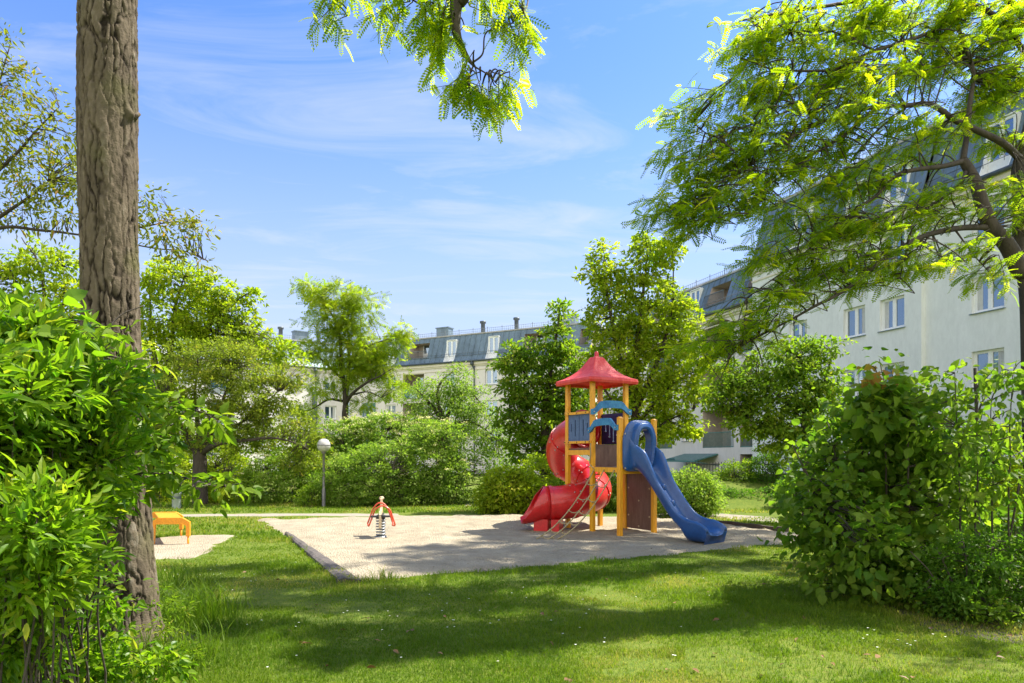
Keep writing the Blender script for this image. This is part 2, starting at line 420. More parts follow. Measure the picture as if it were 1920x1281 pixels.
def path(name, pl, z=.004):
    P = np.array([gr(*p)[:2] for p in pl]); x0, y0 = P.min(0) - .5; x1, y1 = P.max(0) + .5
    def f(Q):
        d = sdist(Q, P) + .12 * vnoise(Q * 1.5, 9) + .05 * vnoise(Q * 6, 6)
        return np.clip(d * .2, -.06, .012) + .003 * vnoise(Q * 5, 8)
    return grid(name, x0, x1, y0, y1, .1, f, 'path_gravel')
path('gravel_path', [(-100, 971), (250, 969.5), (430, 968.2), (600, 967.3), (745, 968.5), (745, 963.5), (600, 963.5), (430, 964), (250, 965), (-100, 967)])
path('gravel_path', [(870, 949), (960, 948), (960, 943.5), (870, 943)])
path('gravel_path', [(1235, 969), (1345, 972), (1470, 980), (1560, 988), (1700, 1000), (1700, 988), (1560, 978), (1470, 971), (1345, 963.5), (1235, 961)])
def bank_z(P):
    s = lambda a, b, v: (lambda t: t * t * (3 - 2 * t))(np.clip((v - a) / (b - a), 0, 1))
    return .95 * s(20.0, 25.5, P[:, 1]) * s(5.2, 7.0, P[:, 0]) * (1 - s(21, 26, P[:, 0])) * (1 - s(30, 34, P[:, 1])) - .05 + .05 * vnoise(P * .8, 11)
grid('grass_bank', 4.8, 27, 19.2, 35, .25, bank_z, 'lawn')
mb = MB()
a, b, c, d = gr(632, 1093), gr(680, 1093), gr(546, 1003), gr(533, 1003)
k = 14; V = []
for i in range(k + 1):
    t = i / k; p = a + (d - a) * t; q = b + (c - b) * t; jz = .012 * math.sin(i * 2.3); m = .3 * q + .7 * p
    V += [(p[0], p[1], -.03), (p[0] + .015, p[1], .045 + jz * .5), (m[0], m[1], .065 + jz), (q[0] - .01, q[1], .035 - jz * .5), (q[0] + .02, q[1], -.03)]
F = [(i * 5 + j, i * 5 + j + 1, i * 5 + j + 6, i * 5 + j + 5) for i in range(k) for j in range(4)] + [(0, 1, 2, 3, 4)]
mb.add(V, F)
o = mb.build('sand_edging', 'edging'); tag(o, 'dark weathered edging strip along the near left side of the sand', 'edging')
mb = MB(); a, b = gr(1338, 982), gr(1475, 998); dv = nrm(b - a); nv = np.array([dv[1], -dv[0], 0])
L = np.linalg.norm(b - a)
for i in range(6):
    p, q = a + dv * L * i / 6, a + dv * L * (i + .985) / 6; h = .085 + .012 * (i % 2)
    mb.hexa([tuple(x) for x in (p, q, q - nv * .08, p - nv * .08)] + [tuple(x + np.array([0, 0, h])) for x in (p, q, q - nv * .08, p - nv * .08)])
o = mb.build('sand_edging', 'bark_dark'); tag(o, 'low dark timber edge behind the foot of the blue slide', 'edging')
mb = MB()
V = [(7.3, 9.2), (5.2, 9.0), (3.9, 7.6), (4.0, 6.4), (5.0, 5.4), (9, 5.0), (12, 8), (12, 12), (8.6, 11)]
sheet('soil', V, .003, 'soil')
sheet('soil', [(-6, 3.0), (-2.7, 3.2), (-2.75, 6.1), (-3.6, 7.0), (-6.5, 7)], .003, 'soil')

# ------------------------------------------------------------------ buildings
def proto_window(w, h, tall=False):
    f = MB(); b = .075; y0, y1 = 0, .07
    f.box(-w / 2, -w / 2 + b, y0, y1, 0, h); f.box(w / 2 - b, w / 2, y0, y1, 0, h)
    f.box(-w / 2 + b, w / 2 - b, y0, y1, 0, b); f.box(-w / 2 + b, w / 2 - b, y0, y1, h - b, h)
    lo = .62 if tall else b
    if tall: f.box(-w / 2 + b, w / 2 - b, y0 + .004, y1, b, lo - .08); f.box(-w / 2 + b, w / 2 - b, y0, y1, lo - .08, lo)
    f.box(-.065, .065, y0 - .004, y1, lo, h - b)
    for sx in (-1, 1):
        xa, xb = sorted((sx * .065, sx * (w / 2 - b)))
        f.box(xa, xa + .03, .015, .06, lo, h - b); f.box(xb - .03, xb, .015, .06, lo, h - b)
        f.box(xa + .03, xb - .03, .015, .06, lo, lo + .03); f.box(xa + .03, xb - .03, .015, .06, h - b - .03, h - b)
    g = MB(); g.box(-w / 2 + b, w / 2 - b, .045, .055, lo, h - b)
    s = MB(); s.hexa([(-w / 2 - .06, -.22, -.045), (w / 2 + .06, -.22, -.045), (w / 2 + .06, .02, -.03), (-w / 2 - .06, .02, -.03), (-w / 2 - .06, -.22, -.02), (w / 2 + .06, -.22, -.02), (w / 2 + .06, .02, 0), (-w / 2 - .06, .02, 0)])
    return f.mesh('window', 'window_white'), g.mesh('pane', 'glass'), s.mesh('sill', 'zinc')
WIN = {'std': proto_window(1.24, 1.36), 'tall': proto_window(1.05, 2.05, True), 'slim': proto_window(1.0, 1.36), 'door': proto_window(1.6, 2.1, True)}
def blind(x0, x1, z0, z1):
    m = MB(); n = 16
    for i in range(n):
        a, c = x0 + (x1 - x0) * i / n, x0 + (x1 - x0) * (i + 1) / n; ya, yc = .041 + .003 * (i % 2), .041 + .003 * ((i + 1) % 2)
        m.quad((a, ya, z0), (c, yc, z0), (c, yc, z1), (a, ya, z1))
    return m.mesh('blind', 'curtain')
BLIND = [blind(-.54, .54, .86, 1.28), blind(-.54, -.30, .08, 1.28), blind(.28, .54, .08, 1.28)]
def window(root, kind, x, y, z, sill=True):
    f, g, s = WIN[kind]
    o = link('window', f, root, (x, y, z)); link('pane', g, o)
    if sill: link('sill', s, o)
    hx = abs(math.sin(x * 12.9898 + z * 78.233 + len(root.children) * 3.17) * 43758.5453) % 1
    if hx > .45 and kind == 'std': link('blind', BLIND[int(hx * 97) % 3], o)
    return o
def wall_cells(mb, x0, x1, z0, z1, yf, ops):
    xs = sorted({x0, x1, *[v for o in ops for v in o[:2] if x0 < v < x1]}); zs = sorted({z0, z1, *[v for o in ops for v in o[2:4] if z0 < v < z1]})
    for xa, xb in zip(xs, xs[1:]):
        for za, zb in zip(zs, zs[1:]):
            mx, mz = (xa + xb) / 2, (za + zb) / 2
            if any(o[0] < mx < o[1] and o[2] < mz < o[3] for o in ops): continue
            mb.quad((xa, yf(za), za), (xb, yf(za), za), (xb, yf(zb), zb), (xa, yf(zb), zb))
def reveal(mb, o, yf, yb, back=False):
    xa, xb, za, zb = o[:4]
    mb.quad((xa, yf(za), za), (xa, yf(zb), zb), (xa, yb, zb), (xa, yb, za))
    mb.quad((xb, yf(zb), zb), (xb, yf(za), za), (xb, yb, za), (xb, yb, zb))
    mb.quad((xa, yf(zb), zb), (xb, yf(zb), zb), (xb, yb, zb), (xa, yb, zb))
    mb.quad((xa, yb, za), (xb, yb, za), (xb, yf(za), za), (xa, yf(za), za))
    if back: mb.quad((xa, yb, za), (xb, yb, za), (xb, yb, zb), (xa, yb, zb))
def railing(root, x0, x1, y, z, h=.95, mat='teal_steel', step=.11):
    mb = MB(); mb.box(x0, x1, y - .025, y + .025, z + h - .05, z + h); mb.box(x0, x1, y - .02, y + .02, z, z + .05)
    n = max(2, int((x1 - x0) / step))
    for i in range(n + 1):
        x = x0 + .012 + (x1 - x0 - .024) * i / n; mb.box(x - .011, x + .011, y - .011, y + .011, z + .05, z + h - .05)
    return mb.build('railing', mat, root)
def building(name, label, loc, rz, x0, x1, ez, tz, wallmat, wins, loggias, mwins, mlogs, planes=None, pipes=(), depth=11, setback=.95, zb=-.6, chim=(), roofmat='zinc', ends=True):
    """local x along the front, -y outward.  wins (x, ztop), loggias (xa, xb, zfloor, ztop, arch), mwins x of dormers, mlogs (xa, xb)"""
    root = thing(name, label, 'building', loc, rz)
    planes = planes or [(x0, x1, 0.0)]
    wm = MB()
    for px0, px1, py in planes:
        W = [(x - .62, x + .62, z - 1.36, z) for x, z in wins if px0 <= x < px1]
        Lg = [(a, b, z, zt, ar) for a, b, z, zt, ar in loggias if px0 <= a < px1]
        wall_cells(wm, px0, px1, zb, ez, lambda z: py, W + Lg)
        for o in W:
            reveal(wm, o, lambda z: py, py + .22); window(root, 'std', (o[0] + o[1]) / 2, py + .14, o[2])
        for o in Lg:
            lm = MB(); reveal(lm, o, lambda z: py, py + 1.5, True); lm.build('loggia', 'loggia_plaster', root)
            if o[4]:
                n = 12; pts = []
                for i in range(n + 1):
                    t = -1 + 2 * i / n; pts.append(((o[0] + o[1]) / 2 + t * (o[1] - o[0]) / 2, o[3] - .42 * t * t))
                for (xa, za), (xb, zb2) in zip(pts, pts[1:]):
                    wm.quad((xa, py, za), (xb, py, zb2), (xb, py, o[3]), (xa, py, o[3]))
                    wm.quad((xa, py, za), (xa, py + .3, za), (xb, py + .3, zb2), (xb, py, zb2))
            if o[3] - o[2] > 2.0:
                railing(root, o[0], o[1], py + .06, o[2] + .02)
                window(root, 'door', (o[0] + o[1]) / 2 + .2, py + 1.42, o[2] + .03, False)
            else:
                dm = MB(); dm.box(o[0] + .1, o[1] - .1, py + 1.40, py + 1.45, o[2], o[3] - .1); dm.build('garage_door', 'door_dark', root)
    ys = [p[2] for p in planes]
    for (a0, a1, ya), (b0, b1, yb) in zip(planes, planes[1:]):
        wm.quad((a1, ya, zb), (a1, yb, zb), (a1, yb, ez), (a1, ya, ez))
    wm.quad((x0, ys[0], zb), (x0, depth, zb), (x0, depth, ez), (x0, ys[0], ez))
    wm.quad((x1, depth, zb), (x1, ys[-1], zb), (x1, ys[-1], ez), (x1, depth, ez))
    wm.quad((x0, depth, zb), (x1, depth, zb), (x1, depth, ez), (x0, depth, ez))
    wm.build('wall', wallmat, root)
    cm = MB()
    for px0, px1, py in planes:
        cm.box(px0, px1, py - .06, py + .01, ez - .78, ez - .70); cm.box(px0, px1, py - .10, py + .01, ez - .42, ez - .30); cm.box(px0, px1, py - .20, py + .01, ez - .296, ez - .02)
    cm.build('cornice', 'cornice_cream', root)
    gm = MB()
    for px0, px1, py in planes: gm.tube([(px0, py - .30, ez + .02), (px1, py - .30, ez + .02)], .09, 8)
    gm.build('gutter', 'zinc_dark', root)
    for px, tp, bt, r in pipes:
        py = next(p[2] for p in planes if p[0] <= px < p[1]); pm = MB()
        pm.tube(curve([(px, py - .3, ez - .02), (px, py - .3, ez - .35), (px + .12, py - .12, ez - .75), (px + .12, py - .10, ez - 1.2), (px + .12, py - .10, 0)], 4), .065, 8)
        pm.lathe([(.1, 0), (.17, .1), (.17, .28), (.02, .29)], 10, (px, py - .3, ez - .4))
        if r: pm.box(px - .22, px + .22, py - .30, py - .004, 0, tp)
        pm.build('downpipe', 'zinc_dark', root)
    # mansard
    rm = MB()
    for px0, px1, py in planes:
        def yf(z, py=py):
            t = max(0, (z - ez) / (tz - ez)); return py - .22 + .16 * (1 - (1 - min(1, t * 3)) ** 2) + setback * t
        ml = [(a, b, ez + .75, tz - .45) for a, b in mlogs if px0 <= a < px1]
        md = [(x - .53, x + .53, ez + .12, ez + 2.2) for x in mwins if px0 <= x < px1]
        zs = [ez + (tz - ez) * t for t in (0, .12, .24, .36, .7, 1)]
        for za, zb_ in zip(zs, zs[1:]): wall_cells(rm, px0, px1, za, zb_, yf, ml + md)
        nx = int((px1 - px0) / .58)
        for i in range(nx + 1):
            x = px0 + (px1 - px0) * i / max(nx, 1)
            zz = [(ez, tz)]
            for o in ml + md:
                if o[0] - .02 < x < o[1] + .02: zz = [(ez, o[2]), (o[3], tz)]
            for za, zc in zz:
                st = [z for z in zs if za < z < zc]; st = [za] + st + [zc]
                for u, v in zip(st, st[1:]):
                    rm.hexa([(x - .018, yf(u) - .035, u), (x + .018, yf(u) - .035, u), (x + .018, yf(u) + .02, u), (x - .018, yf(u) + .02, u), (x - .018, yf(v) - .035, v), (x + .018, yf(v) - .035, v), (x + .018, yf(v) + .02, v), (x - .018, yf(v) + .02, v)])
        for o in ml:
            lo = MB(); reveal(lo, o, yf, py + 2.0, True); lo.build('loggia', 'loggia_plaster', root)
            window(root, 'door', (o[0] + o[1]) / 2 + .25, py + 1.92, o[2] + .02, False)
            railing(root, o[0], o[1], py + .12, o[2] - .12, .75, 'rail_grey')
        for o in md:
            x = (o[0] + o[1]) / 2; yw = yf(o[3]) - .24
            dm = MB(); zq = [o[2] + (o[3] - o[2]) * t / 4 for t in range(5)]
            for xa, xb in ((o[0] - .04, o[0]), (o[1], o[1] + .04)):
                for u, v in zip(zq, zq[1:]):
                    fu, fv = min(yw - .04, yf(u) - .01), min(yw - .04, yf(v) - .01)
                    dm.hexa([(xa, fu, u), (xb, fu, u), (xb, yw + .5, u), (xa, yw + .5, u), (xa, fv, v), (xb, fv, v), (xb, yw + .5, v), (xa, yw + .5, v)])
            dm.quad((o[0], yf(o[2]), o[2]), (o[1], yf(o[2]), o[2]), (o[1], yw + .1, o[2] + .01), (o[0], yw + .1, o[2] + .01))
            dm.box(o[0], o[1], yw - .06, yf(o[3]) + .3, o[3], o[3] + .05)
            dm.build('dormer', 'window_white', root)
            window(root, 'tall', x, yw, o[2] + .01, False)
        # guard rail low on the roof
        sg = MB(); zr = ez + .85
        sg.tube([(px0, yf(zr) - .16, zr), (px1, yf(zr) - .16, zr)], .018, 5); sg.tube([(px0, yf(zr) - .12, zr - .22), (px1, yf(zr) - .12, zr - .22)], .014, 5)
        for i in range(int((px1 - px0) / .8) + 1):
            x = px0 + .8 * i; sg.tube([(x, yf(zr - .35) + .01, zr - .35), (x, yf(zr) - .16, zr)], .012, 4)
        sg.build('guard_rail', 'rail_grey', root)
    rm.build('roof', roofmat, root)
    tm = MB(); ym = min(ys)
    tm.box(x0, x1, ym + setback - .12, depth, tz, tz + .12)
    tm.box(x0, x1, depth - .1, depth, ez, tz - .01)
    if ends:
        for x in (x0, x1): tm.quad((x, ym - .1, ez), (x, depth, ez), (x, depth, tz), (x, ym + setback, tz))
    tm.build('roof_deck', 'roof_felt', root)
    rr = MB(); yy = ym + setback + .25; z = tz + .12
    rr.tube([(x0, yy, z + .42), (x1, yy, z + .42)], .014, 4); rr.tube([(x0, yy, z + .2), (x1, yy, z + .2)], .010, 4)
    n = int((x1 - x0) / .22)
    for i in range(n + 1):
        x = x0 + (x1 - x0) * i / n; r = .018 if i % 7 == 0 else .008
        rr.box(x - r, x + r, yy - r, yy + r, z, z + (.55 if i % 7 == 0 else .42))
    rr.build('roof_railing', 'rail_grey', root)
    for cx, kind in chim:
        m = MB()
        if kind == 'box':
            m.box(cx - .7, cx + .7, 3.0, 3.9, tz + .1, tz + 1.35); m.box(cx - .78, cx + .78, 2.92, 3.98, tz + 1.35, tz + 1.45)
        else:
            m.lathe([(.2, 0), (.2, 1.2), (.30, 1.22), (.30, 1.42), (.02, 1.46)], 12, (cx, 2.6, tz + .1))
        m.build('chimney' if kind == 'box' else 'vent_pipe', 'zinc_dark' if kind != 'box' else 'zinc', root)
    return root
ANG_R = math.atan2(-.944, .329); ANG_C = math.atan2(-.462, .887); ANG_L = math.atan2(.603, .798)
rows = (2.82, 5.65, 8.48, 11.3)
tall = building('apartment_building', 'tall white rendered apartment block at the right edge with grey mansard roof', (17.9, 25.7, 0), ANG_R, -13.1, 7, 12.05, 15.4, 'render_white',
    [(x, z) for x in (0, -4.02, -6.05, -9.6, 4.5) for z in rows], [], [-9.6, -4.0, 0.3, -6.2], [], planes=[(-13.1, -2.6, -.22), (-2.6, 7, 0)], pipes=[])
low = building('apartment_building', 'long beige block with arched loggias behind the tower, green balcony railings', (17.9, 25.7, 0), ANG_R, -33.4, -13.12, 10.4, 12.85, 'render_beige',
    [(x, z) for x in (-20.2, -30.8) for z in (4.0, 6.75, 9.5)],
    [(a, b, z, z + 2.35, z > 3) for a, b in ((-18.6, -15.5), (-14.9, -13.5), (-25.2, -22.1), (-28.8, -26.6)) for z in (2.15, 4.9, 7.65)] + [(-14.9, -13.4, -.5, 1.75, 0) for _ in (0,)],
    [-20.2, -30.8], [(-18.6, -16.6), (-14.7, -13.4), (-25.2, -22.6)], planes=[(-33.4, -13.12, .35)], ends=False)
# entrance canopy on that block
mb = MB(); mb2 = MB()
for i in range(6):
    x = -20.6 + i * .72
    mb.hexa([(x - .03, -1.35, 1.30), (x + .03, -1.35, 1.30), (x + .03, .33, 1.72), (x - .03, .33, 1.72), (x - .03, -1.35, 1.36), (x + .03, -1.35, 1.36), (x + .03, .33, 1.78), (x - .03, .33, 1.78)])
mb.box(-20.7, -16.9, -1.42, -1.35, 1.27, 1.37); mb.tube([(-16.95, -1.3, 1.28), (-16.95, .33, 1.05)], .03, 5)
cn = mb.build('entrance_canopy', 'teal_steel', low)
mb2.hexa([(-20.6, -1.36, 1.365), (-16.97, -1.36, 1.365), (-16.97, .32, 1.785), (-20.6, .32, 1.785), (-20.6, -1.36, 1.375), (-16.97, -1.36, 1.375), (-16.97, .32, 1.795), (-20.6, .32, 1.795)])
mb2.build('canopy_glass', 'glass_teal', cn)
center = building('apartment_building', 'long beige block across the back of the court under a blue grey mansard roof', (-.96, 61.4, 0), ANG_C, -17.6, 8.5, 10.35, 13.0, 'render_beige',
    [(x, z) for x in (-1.04, -5.57, -12.4, 3.2, 6.6) for z in (3.9, 6.68, 9.5)], [(-10.9, -8.4, z, z + 2.2, 0) for z in (1.75, 4.55, 7.3)],
    [-1.04, -5.57, -12.4], [(-10.4, -8.2), (2.0, 4.2), (-15.6, -14.2), (7.4, 8.3)], pipes=[(-2.9, 0, 0, 0)], chim=[(-8.3, 'box'), (-3.4, 'pipe'), (.2, 'pipe'), (5.2, 'box')], ends=False)
for z in (4.55, 7.3):
    mb = MB(); mb.box(-10.85, -8.45, -.10, -.05, z - .1, z + .85); mb.build('balcony_panel', 'glass_teal', center)
mb = MB()
for x in (-15.8, -15.3, -14.8, -14.3): mb.box(x - .05, x + .05, -.06, -.003, 1.0, 6.9)
for z in (1.0, 2.5, 4.0, 5.5, 6.85): mb.box(-15.85, -14.25, -.055, -.004, z, z + .08)
st = mb.build('stair_window', 'teal_steel', center)
mb = MB(); mb.box(-15.75, -14.35, -.03, -.006, 1.05, 6.85); mb.build('pane', 'glass', st)
left = building('apartment_building', 'sunlit pale apartment wing on the left, half hidden by trees', (-16.84, 69.7, 0), ANG_L, -36, -.2, 10.35, 13.0, 'render_beige',
    [(x, z) for x in (-1.75, -5.27, -8.9, -15.5, -19, -26, -30) for z in (3.9, 6.68, 9.5)], [(-13.4, -11.0, z, z + 2.2, 0) for z in (1.75, 4.55, 7.3)],
    [-5.0, -17, -24], [(-9.6, -7.6), (-13.4, -11)], pipes=[(-3.45, 8.0, 0, 1)], chim=[(-3.6, 'box'), (-5.9, 'pipe'), (-2.0, 'pipe')], ends=False)
# iron fence and dark low wall before the loggia block
f = thing('iron_fence', 'black iron railing on a low wall beyond the blue slide', 'fence', at(1325, 950, 26.5) * [1, 1, 0])
mb = MB(); mb.box(-.8, 3.2, -.1, .1, -.1, .55); mb.build('low_wall', 'edging', f)
mb = MB(); mb.box(-.8, 3.2, -.02, .02, 1.3, 1.35); mb.box(-.8, 3.2, -.02, .02, .65, .69)
for i in range(36): mb.box(-.79 + i * .113, -.77 + i * .113, -.01, .01, .55, 1.42)
mb.build('bars', 'bolt_dark', f)
# ------------------------------------------------------------------ play tower
AT, SP = R(59.6), .921
F0 = np.array([1.742, 14.77, 0.0])
tower = thing('play_tower', 'yellow wooden play tower with red pagoda roof, red tube slide and blue slide', 'play tower', F0, -AT)
UX = np.array([math.cos(AT), -math.sin(AT), 0]); VX = np.array([math.sin(AT), math.cos(AT), 0])
def loc(p):                                   # world point -> tower local
    d = np.asarray(p, float) - F0; return np.array([d @ UX, d @ VX, d[2]])
PW = .05
def post(x, y, top, capz=None):
    mb = MB(); mb.bbox(x - PW, x + PW, y - PW, y + PW, -.15, top, .012)
    o = mb.build('post', 'yellow_paint', tower)
    gm = MB()                                  # grooves on the visible faces
    if capz:
        cm = MB(); w2 = PW + .006
        cm.add([(x - w2, y - w2, top), (x + w2, y - w2, top), (x + w2, y + w2, top), (x - w2, y + w2, top), (x - .02, y - .02, top + .035), (x + .02, y - .02, top + .035), (x + .02, y + .02, top + .035), (x - .02, y + .02, top + .035)],
               [(0, 3, 2, 1), (4, 5, 6, 7), (0, 1, 5, 4), (1, 2, 6, 5), (2, 3, 7, 6), (3, 0, 4, 7)])
        cm.build('post_cap', 'yellow_paint', o)
    return o
S = SP
for x, y in ((-S, 0), (-S, S), (0, 0), (0, S)): post(x, y, 3.30)
post(S, 0, 2.42, 1); post(S, S, 2.40, 1)
def bolts(parent, pts, ax, mat='bolt_dark', r=.014):
    """small round bolt heads; ax 0/1 is the local axis they stick out along, sign gives the side"""
    mb = MB()
    for p in pts:
        d = [0, 0, 0]; d[abs(ax) - 1] = math.copysign(.012, ax)
        mb.tube([p, tuple(a + b for a, b in zip(p, d))], r, 8)
    return mb.build('bolts', mat, parent)
# floors and beams
mb = MB(); mb.box(-S + PW, -PW, .0, S, 1.78, 1.82); mb.build('platform', 'brown_board', tower)
mb = MB(); mb.box(PW, S - PW, 0, S, 1.38, 1.42); mb.build('platform', 'brown_board', tower)
for (xa, xb, y, z0, z1) in ((-S + PW, -PW, -.03, 1.67, 1.78), (-S + PW, -PW, S - .02, 1.67, 1.78), (PW, S - PW, -.04, 1.31, 1.41), (PW, S - PW, S - .02, 1.28, 1.38)):
    mb = MB(); mb.box(xa, xb, y, y + .06, z0, z1); mb.build('beam', 'yellow_paint', tower)
for x, z0, z1 in ((-S - .03, 1.67, 1.78), (S - .03, 1.28, 1.38)):
    mb = MB(); mb.box(x, x + .06, PW, S - PW, z0, z1); mb.build('beam', 'yellow_paint', tower)
# red strip under the slotted panel, seen between the lower rail and the beam
# slotted panel on the near left face
mb = MB()
xa, xb = -S + PW + .004, -PW - .004
ops = []
xm = (xa + xb) / 2
for xc, za, zb in ((xm - .30, 2.20, 2.37), (xm - .15, 2.09, 2.45), (xm + .15, 2.09, 2.45), (xm + .30, 2.20, 2.37)): ops.append((xc - .017, xc + .017, za, zb))
ops.append((xm - .009, xm + .009, 1.985, 2.565))
wall_cells(mb, xa, xb, 1.97, 2.58, lambda z: -.02, ops); wall_cells(mb, xa, xb, 1.97, 2.58, lambda z: .0, ops)
for o in ops: reveal(mb, o, lambda z: -.02, 0.0)
pn = mb.build('slotted_panel', 'slate_board', tower)
mb = MB(); mb.box(xa + .01, xb - .01, .004, .012, 1.98, 2.57); mb.build('backing', 'slot_dark', pn)
for z in (2.57, 1.925):
    mb = MB(); mb.bbox(-S - PW + .02, PW - .02, -PW - .034, -PW - .002, z, z + .055, .004); o = mb.build('rail', 'yellow_paint', tower)
    bolts(o, [(x, -PW - .034, z + .028) for x in (-S, -S + .14, -S / 2, -.14, 0)], -2)
# violet panel at the back with hanging rods
mb = MB(); mb.box(-S + PW, -PW - .0, S + .002, S + .02, 1.92, 2.62); vp = mb.build('violet_panel', 'violet_board', tower)
rods = MB()
for x, zt, zb in ((-.70, 2.30, 2.22), (-.56, 2.32, 2.09), (-.42, 2.32, 1.98), (-.28, 2.32, 2.12)):
    rods.box(x - .014, x + .014, S - .012, S - .004, zb, zt + .1); rods.lathe([(.0, -.022), (.018, -.014), (.024, 0), (.018, .014), (0, .022)], 8, (x, S - .012, zb))
rods.build('rods', 'rod_blue', vp)
# brown riser between the two floors
mb = MB(); mb.box(-.012, .012, PW, S - PW, 1.42, 1.90); mb.build('riser_panel', 'brown_board', tower)
# brown board low on the far right face
mb = MB(); mb.box(PW + .002, S - PW - .002, S - .012, S + .012, .06, 1.27); bb = mb.build('lower_panel', 'brown_board', tower)
bolts(bb, [(x, S - .012, z) for x, z in ((.12, .95), (.12, .35), (.46, .68), (.46, .12), (.80, .95), (.80, .35))], -2, 'cream_wood', .02)
# curved blue boards
def arch(p0, p1, z0, z1, rise, h, parent=tower, out=(0, -1)):
    """board arched between two posts; p0,p1 local xy"""
    p0, p1 = np.array(p0, float), np.array(p1, float); L = np.linalg.norm(p1 - p0); e = (p1 - p0) / L; nn = np.array(out, float)
    top = []; bot = []; n = 20
    for i in range(n + 1):
        t = i / n; a = math.sin(math.pi * t); base = z0 + (z1 - z0) * t
        s_ = max(0, min(1, (a - .15) / .6)); s_ = s_ * s_ * (3 - 2 * s_)
        top.append((t * L, base + .5 * h + rise * s_ * (.75 + .25 * a))); bot.append((t * L, base - .5 * h + rise * s_ * .78 * (.8 + .2 * a)))
    poly = bot + top[::-1]
    mb = MB(); mb.extrude(poly, lambda a, b, d: (p0[0] + e[0] * a + nn[0] * d, p0[1] + e[1] * a + nn[1] * d, b), 0.0, .05)
    o = mb.build('arch_board', 'blue_board', parent)
    bm = MB()
    for t, z in ((.05, z0), (.95, z1)):
        c = p0 + e * L * t + nn * .05; bm.tube([(c[0], c[1], z), (c[0] + nn[0] * .014, c[1] + nn[1] * .014, z)], .018, 8)
    bm.build('bolts', 'bolt_steel', o)
arch((-.10 + .05, -PW), (S + .02, -PW), 2.20, 2.23, .17, .11)
arch((PW, -.09), (PW, S + .09), 2.60, 2.62, .19, .12, out=(1, 0))
# pagoda roof
c = (-S / 2, S / 2); prof = [(.665, 3.24), (.68, 3.29), (.665, 3.345), (.57, 3.38), (.44, 3.455), (.325, 3.555), (.24, 3.66), (.165, 3.78), (.12, 3.855), (.10, 3.875)]
def sq(r, z, k=.16): 
    b = r * k * .35; b = min(b, .05)
    return [(c[0] - r + b, c[1] - r, z), (c[0], c[1] - r, z), (c[0] + r - b, c[1] - r, z), (c[0] + r, c[1] - r + b, z), (c[0] + r, c[1], z), (c[0] + r, c[1] + r - b, z), (c[0] + r - b, c[1] + r, z), (c[0], c[1] + r, z), (c[0] - r + b, c[1] + r, z), (c[0] - r, c[1] + r - b, z), (c[0] - r, c[1], z), (c[0] - r, c[1] - r + b, z)]
inner = [(.10, 3.84), (.16, 3.74), (.30, 3.58), (.46, 3.42), (.56, 3.335), (.63, 3.30), (.635, 3.24)]
mb = MB(); V = []; rings = [sq(r, z) for r, z in prof]
rings = [sq(r, z) for r, z in inner] + rings
V = sum(rings, []); F = []
for i in range(len(rings) - 1):
    for j in range(12):
        j2 = (j + 1) % 12; F.append((i * 12 + j, i * 12 + j2, (i + 1) * 12 + j2, (i + 1) * 12 + j))
F.append(tuple((len(rings) - 1) * 12 + j for j in range(12))); F.append(tuple(range(11, -1, -1)))
mb.add(V, F); rf = mb.build('roof', 'red_roof', tower)
mb = MB(); mb.lathe([(.062, 3.86), (.062, 3.885), (.05, 3.90), (.048, 3.97), (.036, 4.0), (.0, 4.012)], 16, (c[0], c[1], 0)); mb.build('finial', 'red_plastic', rf)
# ---- blue wave slide
def slide_prof(rise, half=.285, und=.10):
    """cross-section (w,z) of the chute, walls 'rise' high, rolled rims"""
    r = rise
    return [(-half + .03, -und), (-half - .005, .3 * r), (-half - .03, .86 * r), (-half - .02, r), (-half + .02, r + .022), (-half + .06, r), (-half + .075, .75 * r), (-half + .12, .18 * r + .0), (-.12, .0), (0, -.012),
            (.12, .0), (half - .12, .18 * r), (half - .075, .75 * r), (half - .06, r), (half - .02, r + .022), (half + .02, r), (half + .03, .86 * r), (half + .005, .3 * r), (half - .03, -und)]
SYAW = R(11)                                   # the chute leaves a little askew of the tower grid
sx0, sy0 = S + .03, S / 2
def SL(t, wv, z):
    return (sx0 + t * math.cos(SYAW) - wv * math.sin(SYAW), sy0 + t * math.sin(SYAW) + wv * math.cos(SYAW), z)
cl = curve([(0, 1.43), (.18, 1.40), (.36, 1.26), (.60, .98), (.86, .64), (1.08, .40), (1.30, .27), (1.52, .225), (1.74, .215), (1.86, .16)], 6)
mb = MB(); V = []; K = 19; M_ = len(cl)
tang = np.gradient(cl, axis=0); tang = nrm(tang)
for i, (t, z) in enumerate(cl):
    f = i / (M_ - 1)
    rise = .19 + .46 * max(0, 1 - t / .62) ** 1.7
    half = .285 + .05 * max(0, (t - 1.2) / .6) + .035 * max(0, 1 - t / .5)
    und = .10 if t < 1.15 else .10 + .11 * min(1, (t - 1.15) / .35)
    nx, nz_ = -tang[i][1], tang[i][0]
    if t < .2: nx, nz_ = 0, 1
    if t > 1.6: rise *= max(.35, 1 - (t - 1.6) * 2.2)
    for q_, (wv, h) in enumerate(slide_prof(rise, half, und)):
        zz_ = max(.01, z + nz_ * h)
        if q_ in (0, 18) and t > 1.22: zz_ = zz_ + (-.01 - zz_) * min(1, (t - 1.22) / .16); wv = wv * (1 + .10 * min(1, (t - 1.22) / .3))
        V.append(SL(min(t + nx * h * .8, 1.84 if h > 0 else 9), wv, zz_))
F = []
for i in range(M_ - 1):
    for j in range(K):
        j2 = (j + 1) % K; F.append((i * K + j, (i + 1) * K + j, (i + 1) * K + j2, i * K + j2))
F.append(tuple((M_ - 1) * K + j for j in range(K)))
mb.add(V, F, True)
slide = mb.build('wave_slide', 'blue_plastic', tower)
